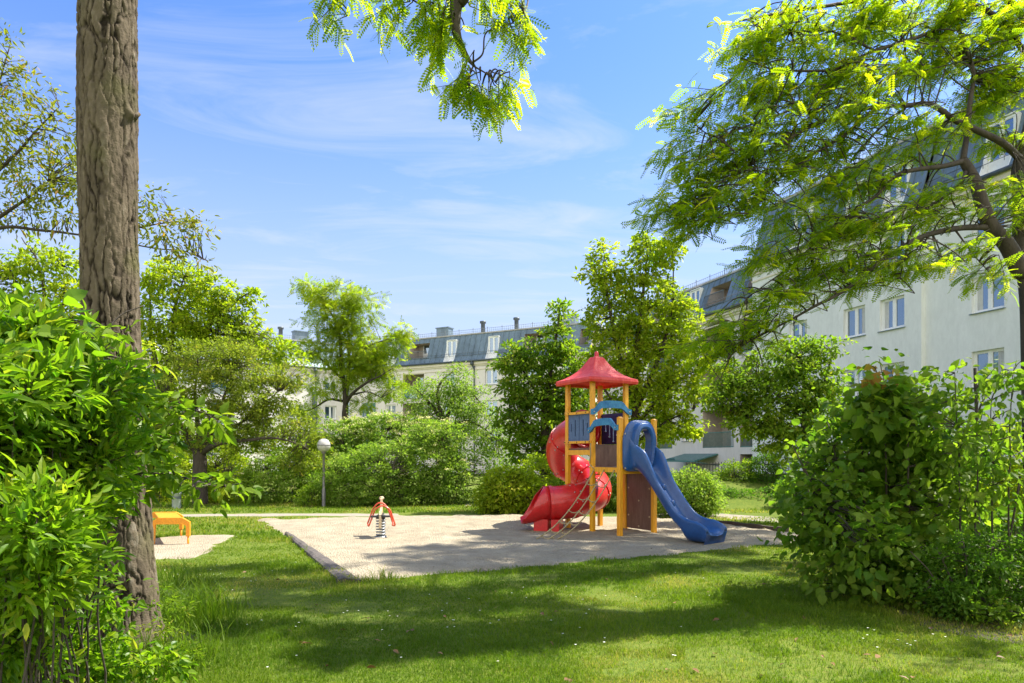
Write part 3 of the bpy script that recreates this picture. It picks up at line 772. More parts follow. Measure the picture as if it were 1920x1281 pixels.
bm = slide.modifiers.new('soft', 'SUBSURF'); bm.levels = 1; bm.render_levels = 1
def loop_pts(kind, n=40):
    out = []
    for i in range(n):
        a = -math.pi / 2 + 2 * math.pi * i / n
        ca, sa = math.cos(a), math.sin(a)
        if kind == 'outer':                  # wide flange, round on top
            w_ = .45 * math.copysign(abs(ca) ** (.25 if sa < .35 else .6), ca)
            z_ = 1.83 + (.50 if sa < 0 else .56) * math.copysign(abs(sa) ** (.35 if sa < 0 else .9), sa)
        else:
            w_ = .185 * math.copysign(abs(ca) ** .75, ca); z_ = 1.80 + (.36 if sa < 0 else .40) * sa
        out.append((w_, z_))
    return out
outer, inn = loop_pts('outer'), loop_pts('inner')
mb = MB(); V = []; n = len(outer)
layers = [(0.03, outer, 1), (.07, outer, 1), (.09, [(w_ * .93, 1.85 + (z_ - 1.85) * .95) for w_, z_ in outer], 1), (.11, [(w_ * .66 + .0, 1.83 + (z_ - 1.83) * .90) for w_, z_ in outer], 1), (.22, [(w_ * .61, 1.83 + (z_ - 1.83) * .88) for w_, z_ in outer], 1), (.25, [(w_ * 1.22, 1.80 + (z_ - 1.80) * 1.12) for w_, z_ in inn], 1), (.22, inn, 1), (.03, inn, 1)]
for t, lp, _ in layers:
    for w_, z_ in lp: V.append((sx0 + .0 + t, sy0 + w_, z_))
F = []
for i in range(len(layers)):
    i2 = (i + 1) % len(layers)
    for j in range(n):
        j2 = (j + 1) % n; F.append((i * n + j, i * n + j2, i2 * n + j2, i2 * n + j))
mb.add(V, F, False)
hood = mb.build('slide_hood', 'blue_plastic', tower)
bv = hood.modifiers.new('soft', 'BEVEL'); bv.width = .012; bv.segments = 2; bv.limit_method = 'ANGLE'
bolts(hood, [(sx0 + .07, sy0 + w_, z_) for w_ in (-.40, .40) for z_ in (1.40, 1.78, 2.10)], 1, 'cream_wood', .022)
mb = MB()
for t, wv in ((.42, -.05), (.56, .10), (.70, -.12), (.80, .06), (.98, -.10), (1.10, .08), (1.30, .13)):
    z = np.interp(t, cl[:, 0], cl[:, 1]); p = SL(t, wv, z)
    mb.lathe([(.0, .055), (.03, .05), (.055, .028), (.065, -.01), (.065, -.05)], 12, p)
mb.build('climbing_knobs', 'blue_plastic', slide)
# ---- red tube slide
P = [loc((*at(1098, 806, 15.75)[:2], 2.24)), loc(at(1072, 815, 16.3)), loc(at(1053, 838, 16.75)), loc(at(1058, 868, 17.15)), loc(at(1088, 888, 17.1)), loc(at(1112, 905, 16.6)), loc(at(1116, 922, 15.95)), loc(at(1097, 934, 15.45)), loc(at(1062, 941, 15.2)), loc(at(1028, 944, 15.15))]
cp = curve(P, 7)
mb = MB(); TR = .375
rad = np.full(len(cp), TR); mb.tube(cp, rad, 28, cap=False)
tg = nrm(np.gradient(cp, axis=0))
for i in (0, 11, 22, 33, 44, 54, len(cp) - 2):
    mb.tube([cp[i] - tg[i] * .035, cp[i] - tg[i] * .033, cp[i] + tg[i] * .033, cp[i] + tg[i] * .035], [TR, TR + .022, TR + .022, TR], 28, cap=False, smooth=False)
# exit chute: the tube opens upward into a flat spout
e, d0 = cp[-1], nrm(cp[-1] - cp[-3]); d0[2] *= .3; d0 = nrm(d0); sd_ = nrm(np.cross(d0, (0, 0, 1)))
V = []; n = 25; steps = [(0, 1.0, 0), (.11, .93, -.0), (.26, .66, -.03), (.42, .42, -.07), (.53, .30, -.10), (.60, .26, -.085)]
for s_, top, dz in steps:
    amax = math.pi * (1.0 * top + .0) if top < 1 else math.pi
    for j in range(n):
        a = -amax + 2 * amax * j / (n - 1)          # angle from straight down
        rr = TR * (1 - .02 * (1 - top))
        p = e + d0 * s_ + sd_ * rr * math.sin(a) + np.array([0, 0, -rr * math.cos(a) + dz * .6]); V.append(p)
F = [(i * n + j, i * n + j + 1, (i + 1) * n + j + 1, (i + 1) * n + j) for i in range(len(steps) - 1) for j in range(n - 1)]
mb.add(V, F, True)
tube = mb.build('tube_slide', 'red_plastic', tower)
sol = tube.modifiers.new('wall', 'SOLIDIFY'); sol.thickness = .014; sol.offset = -1
# domed entry of the tube above the platform wall
mb = MB(); pts = []
for i in range(25):
    a = math.pi * i / 24; pts.append((.37 * math.cos(a), 2.30 + .43 * math.sin(a)))
poly = [(.40, 1.83), *pts, (-.40, 1.83)]
mb.extrude(poly, lambda a, b, d: (-S + d, S / 2 + a, b), -.075, -.05); mb.build('tube_entry', 'red_plastic', tower)
mb = MB(); q = loc(at(1018, 975, 15.1)); q2 = loc(at(1040, 975, 15.0))
w1 = nrm((q2 - q) * [1, 1, 0]); w2 = np.array([-w1[1], w1[0], 0])
for a0, a1 in ((-.16, .16), (.24, .42)):
    pb = [q + w1 * a0 - w2 * .16, q + w1 * a1 - w2 * .16, q + w1 * a1 + w2 * .16, q + w1 * a0 + w2 * .16]
    mb.hexa([(p[0], p[1], -.05) for p in pb] + [(p[0], p[1], .26) for p in pb])
mb.build('tube_support', 'red_plastic', tower)
mb = MB(); 
for i in (11, 22, 33, 44, 54):
    b1 = nrm(np.cross(tg[i], (0, 0, 1))); b2 = np.cross(b1, tg[i])
    for k in range(10):
        a = 2 * math.pi * k / 10
        for sgn in (-.07, .07):
            p = cp[i] + tg[i] * sgn + (b1 * math.cos(a) + b2 * math.sin(a)) * (TR - .004); o_ = nrm(p - cp[i] - tg[i] * sgn)
            mb.tube([p, p + o_ * .018], .016, 6)
mb.build('bolts', 'bolt_steel', tube)
# ---- climbing net
mb = MB(); tops = [np.array([x, -.045, 1.36]) for x in (.12, .46, .80)]
bots = [loc(gr(1006, 1011)) + [0, 0, .01], loc(gr(1026, 1012)) + [0, 0, .0], loc(gr(1045, 1012)) + [0, 0, .01]]
def strand(a, b, t, sag=.22): 
    p = a + (b - a) * t; return p - np.array([0, 0, sag * 4 * t * (1 - t)])
for a, b in zip(tops, bots): mb.tube([strand(a, b, t) for t in np.linspace(0, 1, 18)], .013, 6)
for t in (.14, .30, .46, .62, .78, .92):
    for k in (0, 1):
        p, q = strand(tops[k], bots[k], t), strand(tops[k + 1], bots[k + 1], t + .03 * (k - .5))
        mb.tube([p + (q - p) * s_ - np.array([0, 0, .05 * 4 * s_ * (1 - s_)]) for s_ in np.linspace(0, 1, 7)], .011, 6)
net = mb.build('climbing_net', 'rope', tower)
mb = MB()
for t in (.14, .30, .46, .62, .78, .92):
    for a, b in zip(tops, bots):
        p = strand(a, b, t); mb.lathe([(0, -.024), (.02, -.015), (.024, 0), (.02, .015), (0, .024)], 8, p)
mb.build('knots', 'rope', net)
mb = MB(); x = -.0
mb.tube(curve([(x + .03, -PW - .02, 1.92), (x + .06, -PW - .05, 1.85), (x + .05, -PW - .04, 1.7), (x + .02, -PW - .03, 1.6), (x - .01, -PW - .02, 1.48), (.12, -.05, 1.38)], 5), .010, 6)
mb.build('rope_end', 'rope', net)

# ------------------------------------------------------------------ spring rider
pr = gr(714, 1007)
sr = thing('spring_rider', 'small spring rider with red hoop handles and a wooden body standing in the sand', 'spring rider', pr, R(8))
mb = MB(); n = 150; hx = [(.085 * math.cos(t), .085 * math.sin(t), .02 + .36 * k / n) for k, t in ((k, 2 * math.pi * 6.5 * k / n) for k in range(n + 1))]
mb.tube(hx, .016, 7); mb.lathe([(.12, -.04), (.12, .02), (.09, .025), (0, .026)], 16); mb.build('coil_spring', 'spring_steel', sr)
mb = MB(); mb.bbox(-.09, .09, -.12, .12, .385, .44); mb.box(-.19, .19, -.26, -.12, .42, .45); mb.box(-.05, .05, -.30, .34, .44, .47)
mb.build('seat_plate', 'bolt_dark', sr)
mb = MB()
body = [(-.34, .22), (-.26, .20), (-.20, .34), (.24, .36), (.36, .50), (.38, .74), (.33, .79), (.25, .76), (.20, .60), (.02, .52), (-.20, .55), (-.30, .46)]
mb.extrude(body, lambda a, b, d: (d - .0, a, b), -.022, .022); 
mb.build('body', 'cream_wood', sr)
mb = MB(); mb.lathe([(0, .735), (.05, .745), (.052, .785), (.03, .805), (0, .81)], 12, (0, .33, 0)); mb.build('head', 'cream_wood', sr)
mb = MB()
hp = lambda y, xo, zt: [(-.26 + xo, y, .26), (-.20 + xo, y, .42), (-.15 + xo, y, .56), (-.07 + xo, y, zt - .02), (0 + xo, y, zt), (.07 + xo, y, zt - .02), (.15 + xo, y, .56), (.20 + xo, y, .42), (.25 + xo, y, .26)]
A = hp(.17, -.015, .68); B = hp(-.17, .04, .645)[::-1]
loop = A + [(.235, .0, .235)] + B + [(-.25, .0, .235)]
cl2 = curve(loop + [loop[0]], 4)[:-1]
mb.tube(cl2, .0165, 8, closed=True); mb.build('hoop_handles', 'red_tube', sr)
# ------------------------------------------------------------------ orange frame
pb = gr(322, 1021)
of = thing('balance_bench', 'orange steel frame standing on bare ground behind the left tree trunk', 'play bench', pb, R(6))
for y0, nm in ((-.02, 0), (1.35, 1)):
    mb = MB(); poly = [(-.36, .44), (-.27, .50), (.20, .50), (.33, .44), (.36, .36), (.36, .24), (.29, .24), (.29, .40), (.22, .40), (-.28, .40), (-.30, .02), (-.36, .02)]
    poly = [(-.36, .0), (-.30, .0), (-.28, .38), (.22, .38), (.27, .34), (.27, .15), (.335, .15), (.335, .42), (.20, .50), (-.24, .50), (-.36, .42)]
    xo = -.62 * nm
    mb.extrude(poly, lambda a, b, d: (a + xo, y0 + d, b), -.03, .03)
    mb.tube([(.30 + xo, y0, -.05), (.30 + xo, y0, .16)], .02, 8)
    mb.build('leg_frame', 'orange_paint', of)
mb = MB(); mb.hexa([(-.24, .03, .452), (.18, .03, .452), (-.40, 1.30, .452), (-.82, 1.30, .452), (-.24, .03, .492), (.18, .03, .492), (-.40, 1.30, .492), (-.82, 1.30, .492)]); mb.build('seat', 'orange_paint', of)
# ------------------------------------------------------------------ lamp and bollard
lp = gr(607, 950)
la = thing('park_lamp', 'slim grey park lamp with a white globe in front of the round bushes', 'street lamp', lp)
mb = MB(); mb.lathe([(.06, -.1), (.06, .55), (.042, .60), (.038, 1.72), (.06, 1.73), (.075, 1.80), (.0, 1.81)], 14); mb.build('pole', 'lamp_pole', la)
mb = MB(); mb.lathe([(.085, 1.79), (.16, 1.83), (.205, 1.92), (.215, 1.99), (.2, 2.08), (.15, 2.16), (.07, 2.205), (0, 2.213)], 24); mb.build('globe', 'lamp_globe', la)
mb = MB(); mb.lathe([(.219, 1.985), (.222, 1.995), (.222, 2.01), (.218, 2.015)], 24); mb.build('ring', 'lamp_pole', la)
bl = at(331, 948, 21.5) * [1, 1, 0]
bo = thing('bollard', 'small pale grey bollard at the foot of the low branching tree', 'bollard', bl)
mb = MB(); mb.lathe([(.13, -.05), (.13, .42), (.15, .44), (.15, .56), (.11, .62), (0, .64)], 14); mb.build('column', 'bollard_grey', bo)
mb = MB(); mb.lathe([(.134, .30), (.136, .32), (.136, .36), (.134, .38)], 14); mb.build('band', 'rail_grey', bo)
# ------------------------------------------------------------------ foliage
def T_(V, F): return np.array(V, float), np.array(F, int)
DIAM = T_([(0, 0, 0), (.27, .45, .07), (0, 1, -.05), (-.27, .45, .07)], [(0, 1, 2), (0, 2, 3)])
NARROW = T_([(0, 0, 0), (.19, .45, .05), (0, 1, -.10), (-.19, .45, .05)], [(0, 1, 2), (0, 2, 3)])
def ovate(wd, droop=.22):
    ys = (0, .12, .38, .68, 1.0); ws = (0, .6, 1.0, .72, 0)
    V = []; F = []
    for y, w_ in zip(ys, ws):
        z = -droop * y * y
        V += [(-wd * w_, y, z + .10 * w_), (0, y, z), (wd * w_, y, z + .10 * w_)]
    for i in range(4):
        a, b = i * 3, (i + 1) * 3
        F += [(a, a + 1, b + 1), (a, b + 1, b), (a + 1, a + 2, b + 2), (a + 1, b + 2, b + 1)]
    return T_(V, F)
OVATE, LANCE = ovate(.27), ovate(.17, .15)
HEART = ovate(.40, .25)
def pinnate(n=8, lw=.045, ll=.20):
    V = []; F = []
    def lf(y, z, ang, l):
        d = np.array([math.sin(ang), math.cos(ang)]); p = np.array([d[1], -d[0]])
        b = len(V); dz = -.10 * l
        V.extend([(0, y, z), (d[0] * l * .5 + p[0] * lw, y + d[1] * l * .5 + p[1] * lw, z + dz * .3), (d[0] * l, y + d[1] * l, z + dz), (d[0] * l * .5 - p[0] * lw, y + d[1] * l * .5 - p[1] * lw, z + dz * .3)])
        F.extend([(b, b + 1, b + 2), (b, b + 2, b + 3)])
    for i in range(n):
        y = .12 + .80 * i / (n - 1); z = -.28 * y * y; k = ll * (1 - .35 * abs(i / (n - 1) - .4) ** 1.3)
        lf(y, z, 1.15, k); lf(y, z, -1.15, k)
    lf(.95, -.26, 0, ll * .8)
    b = len(V); V.extend([(-.007, 0, 0), (.007, 0, 0), (.004, .95, -.25), (-.004, .95, -.25)]); F.extend([(b, b + 1, b + 2), (b, b + 2, b + 3)])
    return T_(V, F)
PINN = pinnate(8, .052, .21)
PINN_S = pinnate(5, .07, .24)
def lobed():
    V = [(0, 0, 0)]; rim = [(.16, .10), (.42, .05), (.36, .26), (.56, .45), (.33, .50), (.22, .72), (0, 1.0), (-.22, .72), (-.33, .50), (-.56, .45), (-.36, .26), (-.42, .05), (-.16, .10)]
    V += [(x, y, .08 * abs(x) - .18 * y * y) for x, y in rim]
    c = len(V); V.append((0, .35, -.03)); n = len(rim)
    return T_(V, [(c, 1 + i, 2 + i) for i in range(n - 1)] + [(c, 0, 1), (c, n, 0)])
LOBED = lobed()

def leaves(name, P, T, Nn, Sz, tmpl, mat, parent, off, v=None):
    tv, tf = tmpl; n = len(P); k = len(tv)
    Y = nrm(T); X = nrm(np.cross(Y, Nn)); Z = np.cross(X, Y)
    V = (P - off)[:, None, :] + Sz[:, None, None] * (X[:, None, :] * tv[None, :, 0, None] + Y[:, None, :] * tv[None, :, 1, None] + Z[:, None, :] * tv[None, :, 2, None])
    F = (tf[None] + (np.arange(n) * k)[:, None, None]).reshape(-1, 3)
    if v is None: v = RNG.random(n)
    return np_mesh(name, V.reshape(-1, 3), F, mat, parent, np.repeat(v, k))

def bez(a, b, sag, n):
    t = np.linspace(0, 1, n)[:, None]; m = (a + b) / 2 + sag
    return (1 - t) ** 2 * a + 2 * t * (1 - t) * m + t * t * b

def plant(name, label, cat, base, limbs, lobes, leaf, mat, size, per=26, spray=.35, wood='bark_dark', group=None, flat=.5, shell=.5, up=.8, tilt=.5,
          droop=.15, twig=.006, flowers=None, bias=(0, 0, .15), crown='crown', trunk='trunk', thin_twigs=True):
    """limbs: (points, r0, r1); lobes: (centre, radii, number of sprays)"""
    base = np.asarray(base, float)
    root = thing(name, label, cat, base, 0, group)
    wm = MB(); samp = []
    for pts, r0, r1 in limbs:
        c = curve(pts, 5); c = c + .02 * np.stack([vnoise(c * 3, q) for q in (1, 2, 3)], 1) * (np.linspace(0, 1, len(c))[:, None] > .02)
        wm.tube(c, np.linspace(r0, r1, len(c)), 9 if r0 > .06 else 6)
        samp.append(c)
    samp = np.concatenate(samp) if samp else np.array([base])
    SPs, Ds = [], []
    for c, r, n in lobes:
        c = np.asarray(c, float); r = np.asarray(r, float) * np.ones(3)
        u = nrm(RNG.normal(size=(n, 3))); rad = (shell + (1 - shell) * RNG.random(n)) ** .6 * (1 + .10 * RNG.normal(size=n))
        SPs.append(c + u * r * rad[:, None]); Ds.append(nrm(u / (r / r.mean()) + np.asarray(bias) + .25 * RNG.normal(size=(n, 3))))
        if thin_twigs:
            for p in SPs[-1][:]:
                j = np.argmin(((samp - p) ** 2).sum(1) + 2.0 * np.maximum(0, samp[:, 2] - p[2]) ** 2)
                a = samp[j]; L = np.linalg.norm(p - a)
                if L < .05: continue
                wm.tube(bez(a, p, np.array([0, 0, .12 * L]) + .08 * L * RNG.normal(size=3), 6), np.linspace(min(.022, twig + .007 * L), twig * .5, 6), 4, cap=False)
    SP, D = np.concatenate(SPs), np.concatenate(Ds)
    if wm.v: wm.build(trunk, wood, root, off=base)
    k = len(SP); m = per
    t = RNG.random((k, m)) ** .8
    lat = RNG.normal(size=(k, m, 3)); lat -= D[:, None] * (lat * D[:, None]).sum(-1, keepdims=True)
    spr = spray * (.6 + .8 * RNG.random((k, 1, 1)))
    off_ = D[:, None] * (t[..., None] - .45) * spr * 1.7 + lat * spr * .42 * (1.05 - t[..., None] * .6)
    off_[..., 2] *= flat
    off_[..., 2] -= droop * spr[..., 0] * t ** 2
    P = (SP[:, None] + off_).reshape(-1, 3)
    T = nrm(np.repeat(D, m, 0) * .7 + .8 * nrm(lat).reshape(-1, 3) + .35 * RNG.normal(size=(k * m, 3)) - np.array([0, 0, droop * 1.6]))
    Nn = nrm(np.array([0, 0, up * .75]) + tilt * 1.1 * RNG.normal(size=(k * m, 3)) + .45 * np.repeat(D, m, 0))
    Sz = size * (.5 + .85 * RNG.random(k * m))
    tone = np.clip(np.repeat(RNG.random(k) * .55, m) + RNG.random(k * m) * .5, 0, 1)
    ok = P[:, 2] > .03
    leaves(crown, P[ok], T[ok], Nn[ok], Sz[ok], leaf, mat, root, base, tone[ok])
    if flowers:
        frac, fs = flowers
        top = np.where((D[:, 2] > .05))[0]; top = RNG.choice(top, int(len(top) * frac), replace=False)
        n = 26; C = SP[top] + D[top] * spray * .75; q = RNG.normal(size=(len(top), n, 3)) * np.array([fs, fs, fs * .25]) + C[:, None]
        q = q.reshape(-1, 3); leaves('blossom', q, nrm(RNG.normal(size=q.shape)), nrm(np.array([0, 0, 1.]) + .4 * RNG.normal(size=q.shape)), np.full(len(q), .035) * (1 + RNG.random(len(q))), DIAM, 'blossom', root, base)
    return root
def LB(Y, lst, dep=.8, mul=1.0):
    """lobes from (px, py, rx, ry, n[, dY])"""
    out = []
    for q in lst:
        px, py, rx, ry, n = q[:5]; y = Y + (q[5] if len(q) > 5 else 0); s_ = y / FPX
        out.append((at(px, py, y), (rx * s_, max(rx, ry) * s_ * dep, ry * s_), max(3, int(n * mul))))
    return out
def PL(Y, lst): return [at(q[0], q[1], Y + (q[2] if len(q) > 2 else 0)) for q in lst]

# ---- trees and bushes behind the play area, far to near
plant('locust_tree', 'young feathery yellow green locust tree rising above the flowering bushes', 'tree', (at(648, 855, 32) * [1, 1, 0]),
    [(PL(32, [(648, 945), (647, 800), (648, 760)]), .19, .14), (PL(32, [(648, 762), (646, 725), (640, 690), (638, 640), (628, 600), (600, 560), (570, 528)]), .12, .02), (PL(32, [(648, 762), (652, 715), (655, 650, .5), (652, 600, .5), (668, 560, .6)]), .12, .02),
     (PL(32, [(650, 755), (664, 735, -.5), (690, 716, -.8), (712, 705, -1), (738, 690, -1)]), .09, .015), (PL(32, [(646, 752), (615, 750, .4), (590, 765, .5), (560, 775, .6)]), .07, .012), (PL(32, [(645, 715), (620, 690), (600, 672), (575, 660)]), .07, .012),
     (PL(32, [(655, 680), (690, 650), (730, 635), (755, 620)]), .06, .01), (PL(32, [(660, 740), (690, 735, -1), (715, 745, -1)]), .05, .01)],
    LB(32, [(583, 536, 22, 12, 9), (612, 555, 26, 16, 14), (640, 545, 26, 22, 12), (680, 560, 38, 20, 18), (632, 590, 34, 24, 20), (672, 592, 30, 22, 14), (600, 598, 22, 12, 7), (650, 630, 32, 26, 18), (622, 640, 20, 18, 8), (760, 620, 14, 18, 10), (735, 645, 28, 16, 14), (690, 655, 34, 22, 20), (712, 685, 34, 22, 22), (660, 680, 28, 20, 14), (610, 665, 24, 16, 12), (575, 655, 26, 12, 11), (575, 768, 26, 8, 7), (620, 700, 20, 14, 6), (680, 705, 30, 18, 16), (735, 730, 24, 12, 10), (600, 725, 24, 12, 7), (690, 755, 26, 8, 6), (545, 775, 18, 6, 4), (660, 722, 20, 12, 6)], 1.0, 1.25),
    PINN_S, 'leaf_yellowgreen', .33, per=22, spray=.55, wood='bark_dark', flat=.35, shell=.2, droop=.25)
plant('maple_tree', 'light green broad tree just right of the big left trunk', 'tree', (at(300, 925, 27) * [1, 1, 0]),
    [(PL(27, [(300, 935), (300, 800), (305, 740)]), .25, .18), (PL(27, [(305, 745), (320, 650), (330, 570), (345, 520)]), .14, .02), (PL(27, [(305, 745), (360, 650), (420, 580), (470, 548)]), .13, .02), (PL(27, [(304, 745), (285, 640), (280, 540)]), .12, .02)],
    LB(27, [(285, 520, 45, 35, 30), (345, 525, 50, 32, 32), (400, 550, 45, 26, 30), (455, 553, 32, 12, 12), (300, 590, 55, 45, 48), (370, 590, 55, 40, 44), (430, 590, 45, 24, 26), (290, 670, 50, 50, 46), (350, 650, 55, 45, 40), (470, 618, 30, 18, 12), (300, 745, 50, 40, 34), (500, 655, 50, 28, 30), (540, 665, 30, 20, 12), (430, 640, 40, 30, 22)], .9, 1.2),
    OVATE, 'leaf_yellowgreen', .17, per=26, spray=.5, flat=.4, shell=.35)
plant('hawthorn_tree', 'low spreading olive green tree with a short forked trunk beside the lamp', 'tree', gr(374, 946),
    [(PL(23.2, [(376, 952), (374, 900), (375, 862), (374, 845)]), .26, .21), (PL(23.2, [(374, 850), (350, 815), (330, 780), (315, 745)]), .12, .02), (PL(23.2, [(374, 850), (372, 800, .5), (365, 740, .6), (372, 690, .6)]), .12, .02), (PL(23.2, [(375, 850), (400, 800), (420, 745), (440, 690)]), .12, .02), (PL(23.2, [(376, 852), (410, 832, -.4), (460, 826, -.5), (520, 822, -.6), (570, 838, -.6)]), .11, .012), (PL(23.2, [(376, 850), (420, 815), (470, 780), (520, 735)]), .10, .015), (PL(23.2, [(372, 850), (345, 832), (310, 820), (285, 825)]), .07, .01)],
    LB(23.2, [(400, 665, 65, 40, 44), (455, 690, 60, 45, 46), (345, 715, 55, 45, 38), (405, 730, 60, 45, 40), (475, 745, 60, 45, 44), (520, 735, 45, 40, 30), (440, 785, 60, 35, 34), (520, 790, 60, 32, 36), (565, 815, 42, 28, 22), (330, 780, 45, 32, 26), (545, 700, 32, 24, 14), (350, 660, 35, 25, 14), (580, 850, 24, 18, 9), (480, 820, 60, 16, 16), (420, 830, 60, 18, 18), (330, 820, 50, 22, 18), (560, 860, 36, 20, 14), (300, 790, 30, 30, 12)], .9, 1.35),
    DIAM, 'leaf_olive', .105, per=44, spray=.38, flat=.5, shell=.3)
def bush(label, Y, lst, mat, size=.09, per=30, spray=.28, tm=DIAM, name='bush', mul=1.0, nst=4, sdy=0, fx=.7, **k):
    cx = np.mean([q[0] for q in lst]); s_ = Y / FPX; b = at(cx, 855, Y) * [1, 1, 0]
    L = LB(Y, lst, k.pop('dep', .8), mul * (1.6 if Y > 18 else 1)); st = []
    for c, r, n in L:
        for i in range(nst):
            f = b + np.array([0, sdy, 0]) + np.array([(c[0] - b[0]) * fx + RNG.normal() * .15, RNG.normal() * .15, -.03]); e_ = c + RNG.normal(size=3) * r * .3
            st.append(([f, (f + e_) / 2 + RNG.normal(size=3) * .06, e_], (.010 if Y > 6 else .0065) * (1 + s_ * 30), .003))
    k.setdefault('shell', .62); k.setdefault('group', None)
    return plant(name, label, 'bush', b, st, L, tm, mat, size, per=per, spray=spray, trunk='stems', crown='foliage', **k)
bush('tall mixed hedge of dark leaves below the white wing at the far left', 27.5, [(300, 860, 60, 60, 90), (390, 850, 60, 60, 90), (480, 850, 60, 60, 90), (555, 850, 50, 50, 70), (600, 830, 30, 40, 40), (230, 850, 60, 70, 80)], 'leaf_mid', .11, tm=OVATE, per=22)
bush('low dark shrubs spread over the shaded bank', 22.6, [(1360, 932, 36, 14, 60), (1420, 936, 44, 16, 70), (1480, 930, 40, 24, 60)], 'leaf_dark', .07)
bush('bright green clipped bush behind the balance bench', 24.6, [(312, 893, 46, 52, 120)], 'leaf_yellowgreen', .09)
bush('bright green rounded bush right of the low tree trunk', 24.2, [(424, 895, 40, 58, 120), (400, 910, 25, 40, 40)], 'leaf_yellowgreen', .09)
bush('pale leaved bush with scattered whitish flowers left of the lamp', 24.0, [(505, 902, 48, 46, 110), (555, 890, 36, 60, 90), (470, 915, 25, 32, 40)], 'leaf_pale', .09, flowers=(.10, .06))
bush('dark upright bush directly behind the park lamp', 25.0, [(600, 885, 34, 62, 110), (575, 860, 26, 40, 50)], 'leaf_mid', .09)
bush('small low green shrub at the foot of the lamp', 22.6, [(584, 931, 22, 20, 50)], 'leaf_mid', .07)
bush('elder bush topped with cream flower heads behind the round bushes', 26.5, [(660, 822, 48, 34, 90), (720, 812, 55, 34, 100), (640, 860, 42, 40, 70), (780, 822, 45, 36, 80)], 'leaf_pale', .12, flowers=(.55, .11))
bush('big rounded soft green bush between lamp and spring rider', 22.8, [(672, 898, 62, 58, 190), (728, 890, 66, 66, 210), (640, 915, 38, 38, 70)], 'leaf_pale', .08, per=34)
bush('tall blossoming bush left of the red tube slide', 23.4, [(800, 868, 62, 70, 190), (848, 900, 36, 48, 90), (775, 905, 45, 46, 90), (820, 820, 50, 34, 70)], 'leaf_pale', .09, flowers=(.16, .07))
plant('fruit_tree', 'pale green willow-like tree with arching branches below the roof gutter', 'tree', at(838, 900, 27.5) * [1, 1, 0],
    [(PL(27.5, [(838, 950), (838, 830), (836, 790)]), .18, .12), (PL(27.5, [(836, 795), (820, 750), (828, 715), (860, 690)]), .10, .015), (PL(27.5, [(836, 795), (850, 745), (880, 735), (905, 760)]), .10, .015), (PL(27.5, [(836, 795), (800, 750), (780, 730)]), .09, .015), (PL(27.5, [(838, 805), (880, 790), (930, 820)]), .09, .015)],
    LB(27.5, [(862, 705, 22, 26, 16), (830, 728, 46, 28, 42), (790, 745, 32, 32, 30), (880, 750, 45, 36, 44), (840, 775, 62, 40, 56), (905, 800, 45, 46, 50), (930, 845, 30, 40, 30), (870, 830, 50, 40, 40), (800, 800, 36, 34, 28), (918, 880, 30, 36, 24)], .9, 1.5),
    NARROW, 'leaf_pale', .13, per=28, spray=.45, flat=.55, shell=.3, droop=.35)
plant('maple_tree', 'deep green tree close behind the left side of the play tower', 'tree', at(1022, 900, 25) * [1, 1, 0],
    [(PL(25, [(1024, 950), (1022, 800), (1025, 740)]), .2, .13), (PL(25, [(1025, 745), (1035, 680), (1045, 620), (1050, 575)]), .10, .012), (PL(25, [(1024, 760), (990, 710), (965, 670)]), .09, .012), (PL(25, [(1024, 760), (1060, 700), (1085, 670)]), .08, .012), (PL(25, [(1023, 820), (980, 790), (955, 770)]), .07, .01)],
    LB(25, [(1050, 590, 12, 30, 12), (1042, 640, 26, 30, 24), (1005, 668, 36, 30, 34), (960, 680, 22, 36, 26), (1060, 680, 42, 40, 44), (985, 725, 46, 36, 46), (1045, 740, 52, 40, 50), (965, 775, 30, 32, 26), (1010, 790, 50, 40, 44), (1070, 770, 40, 40, 36), (985, 835, 45, 36, 36), (1040, 850, 45, 36, 36), (1085, 720, 25, 40, 22)], .9, 1.35),
    OVATE, 'leaf_mid', .15, per=26, spray=.42, flat=.35, shell=.35)
plant('hornbeam_tree', 'tall leafy tree with upright pointed tops right behind the red roof', 'tree', at(1192, 900, 21.5) * [1, 1, 0],
    [(PL(21.5, [(1192, 965), (1190, 850), (1192, 760)]), .2, .13), (PL(21.5, [(1192, 765), (1195, 650), (1205, 550), (1215, 470)]), .12, .012), (PL(21.5, [(1192, 770), (1160, 660), (1140, 560), (1135, 490)]), .10, .012), (PL(21.5, [(1192, 770), (1235, 670), (1260, 580), (1262, 480)]), .10, .012), (PL(21.5, [(1192, 800), (1250, 730), (1310, 690)]), .08, .01), (PL(21.5, [(1192, 810), (1140, 740), (1110, 700)]), .07, .01), (PL(21.5, [(1192, 830), (1250, 790), (1300, 770)]), .07, .01)],
    LB(21.5, [(1132, 490, 22, 34, 22), (1112, 510, 18, 22, 8), (1150, 540, 36, 30, 26), (1215, 478, 36, 32, 34), (1258, 470, 14, 26, 16), (1208, 452, 10, 18, 6), (1185, 540, 26, 34, 18), (1225, 540, 42, 30, 30), (1140, 600, 44, 38, 42), (1200, 600, 46, 40, 44), (1262, 570, 30, 34, 24), (1285, 600, 26, 40, 22), (1250, 640, 48, 36, 42), (1160, 660, 50, 40, 46), (1215, 690, 52, 40, 46), (1290, 670, 40, 34, 34), (1150, 730, 46, 36, 36), (1210, 760, 56, 38, 46), (1270, 730, 48, 34, 40), (1310, 720, 26, 26, 16), (1180, 815, 60, 34, 40), (1255, 795, 52, 32, 38), (1295, 800, 26, 20, 12), (1120, 690, 25, 40, 20)], .8, 1.25),
    OVATE, 'leaf_yellowgreen', .13, per=26, spray=.36, flat=.5, shell=.4, bias=(0, 0, .35))
bush('dark green bush in shade directly behind the tower posts', 20.4, [(1100, 925, 60, 44, 130), (1170, 920, 55, 52, 120)], 'leaf_mid', .08)
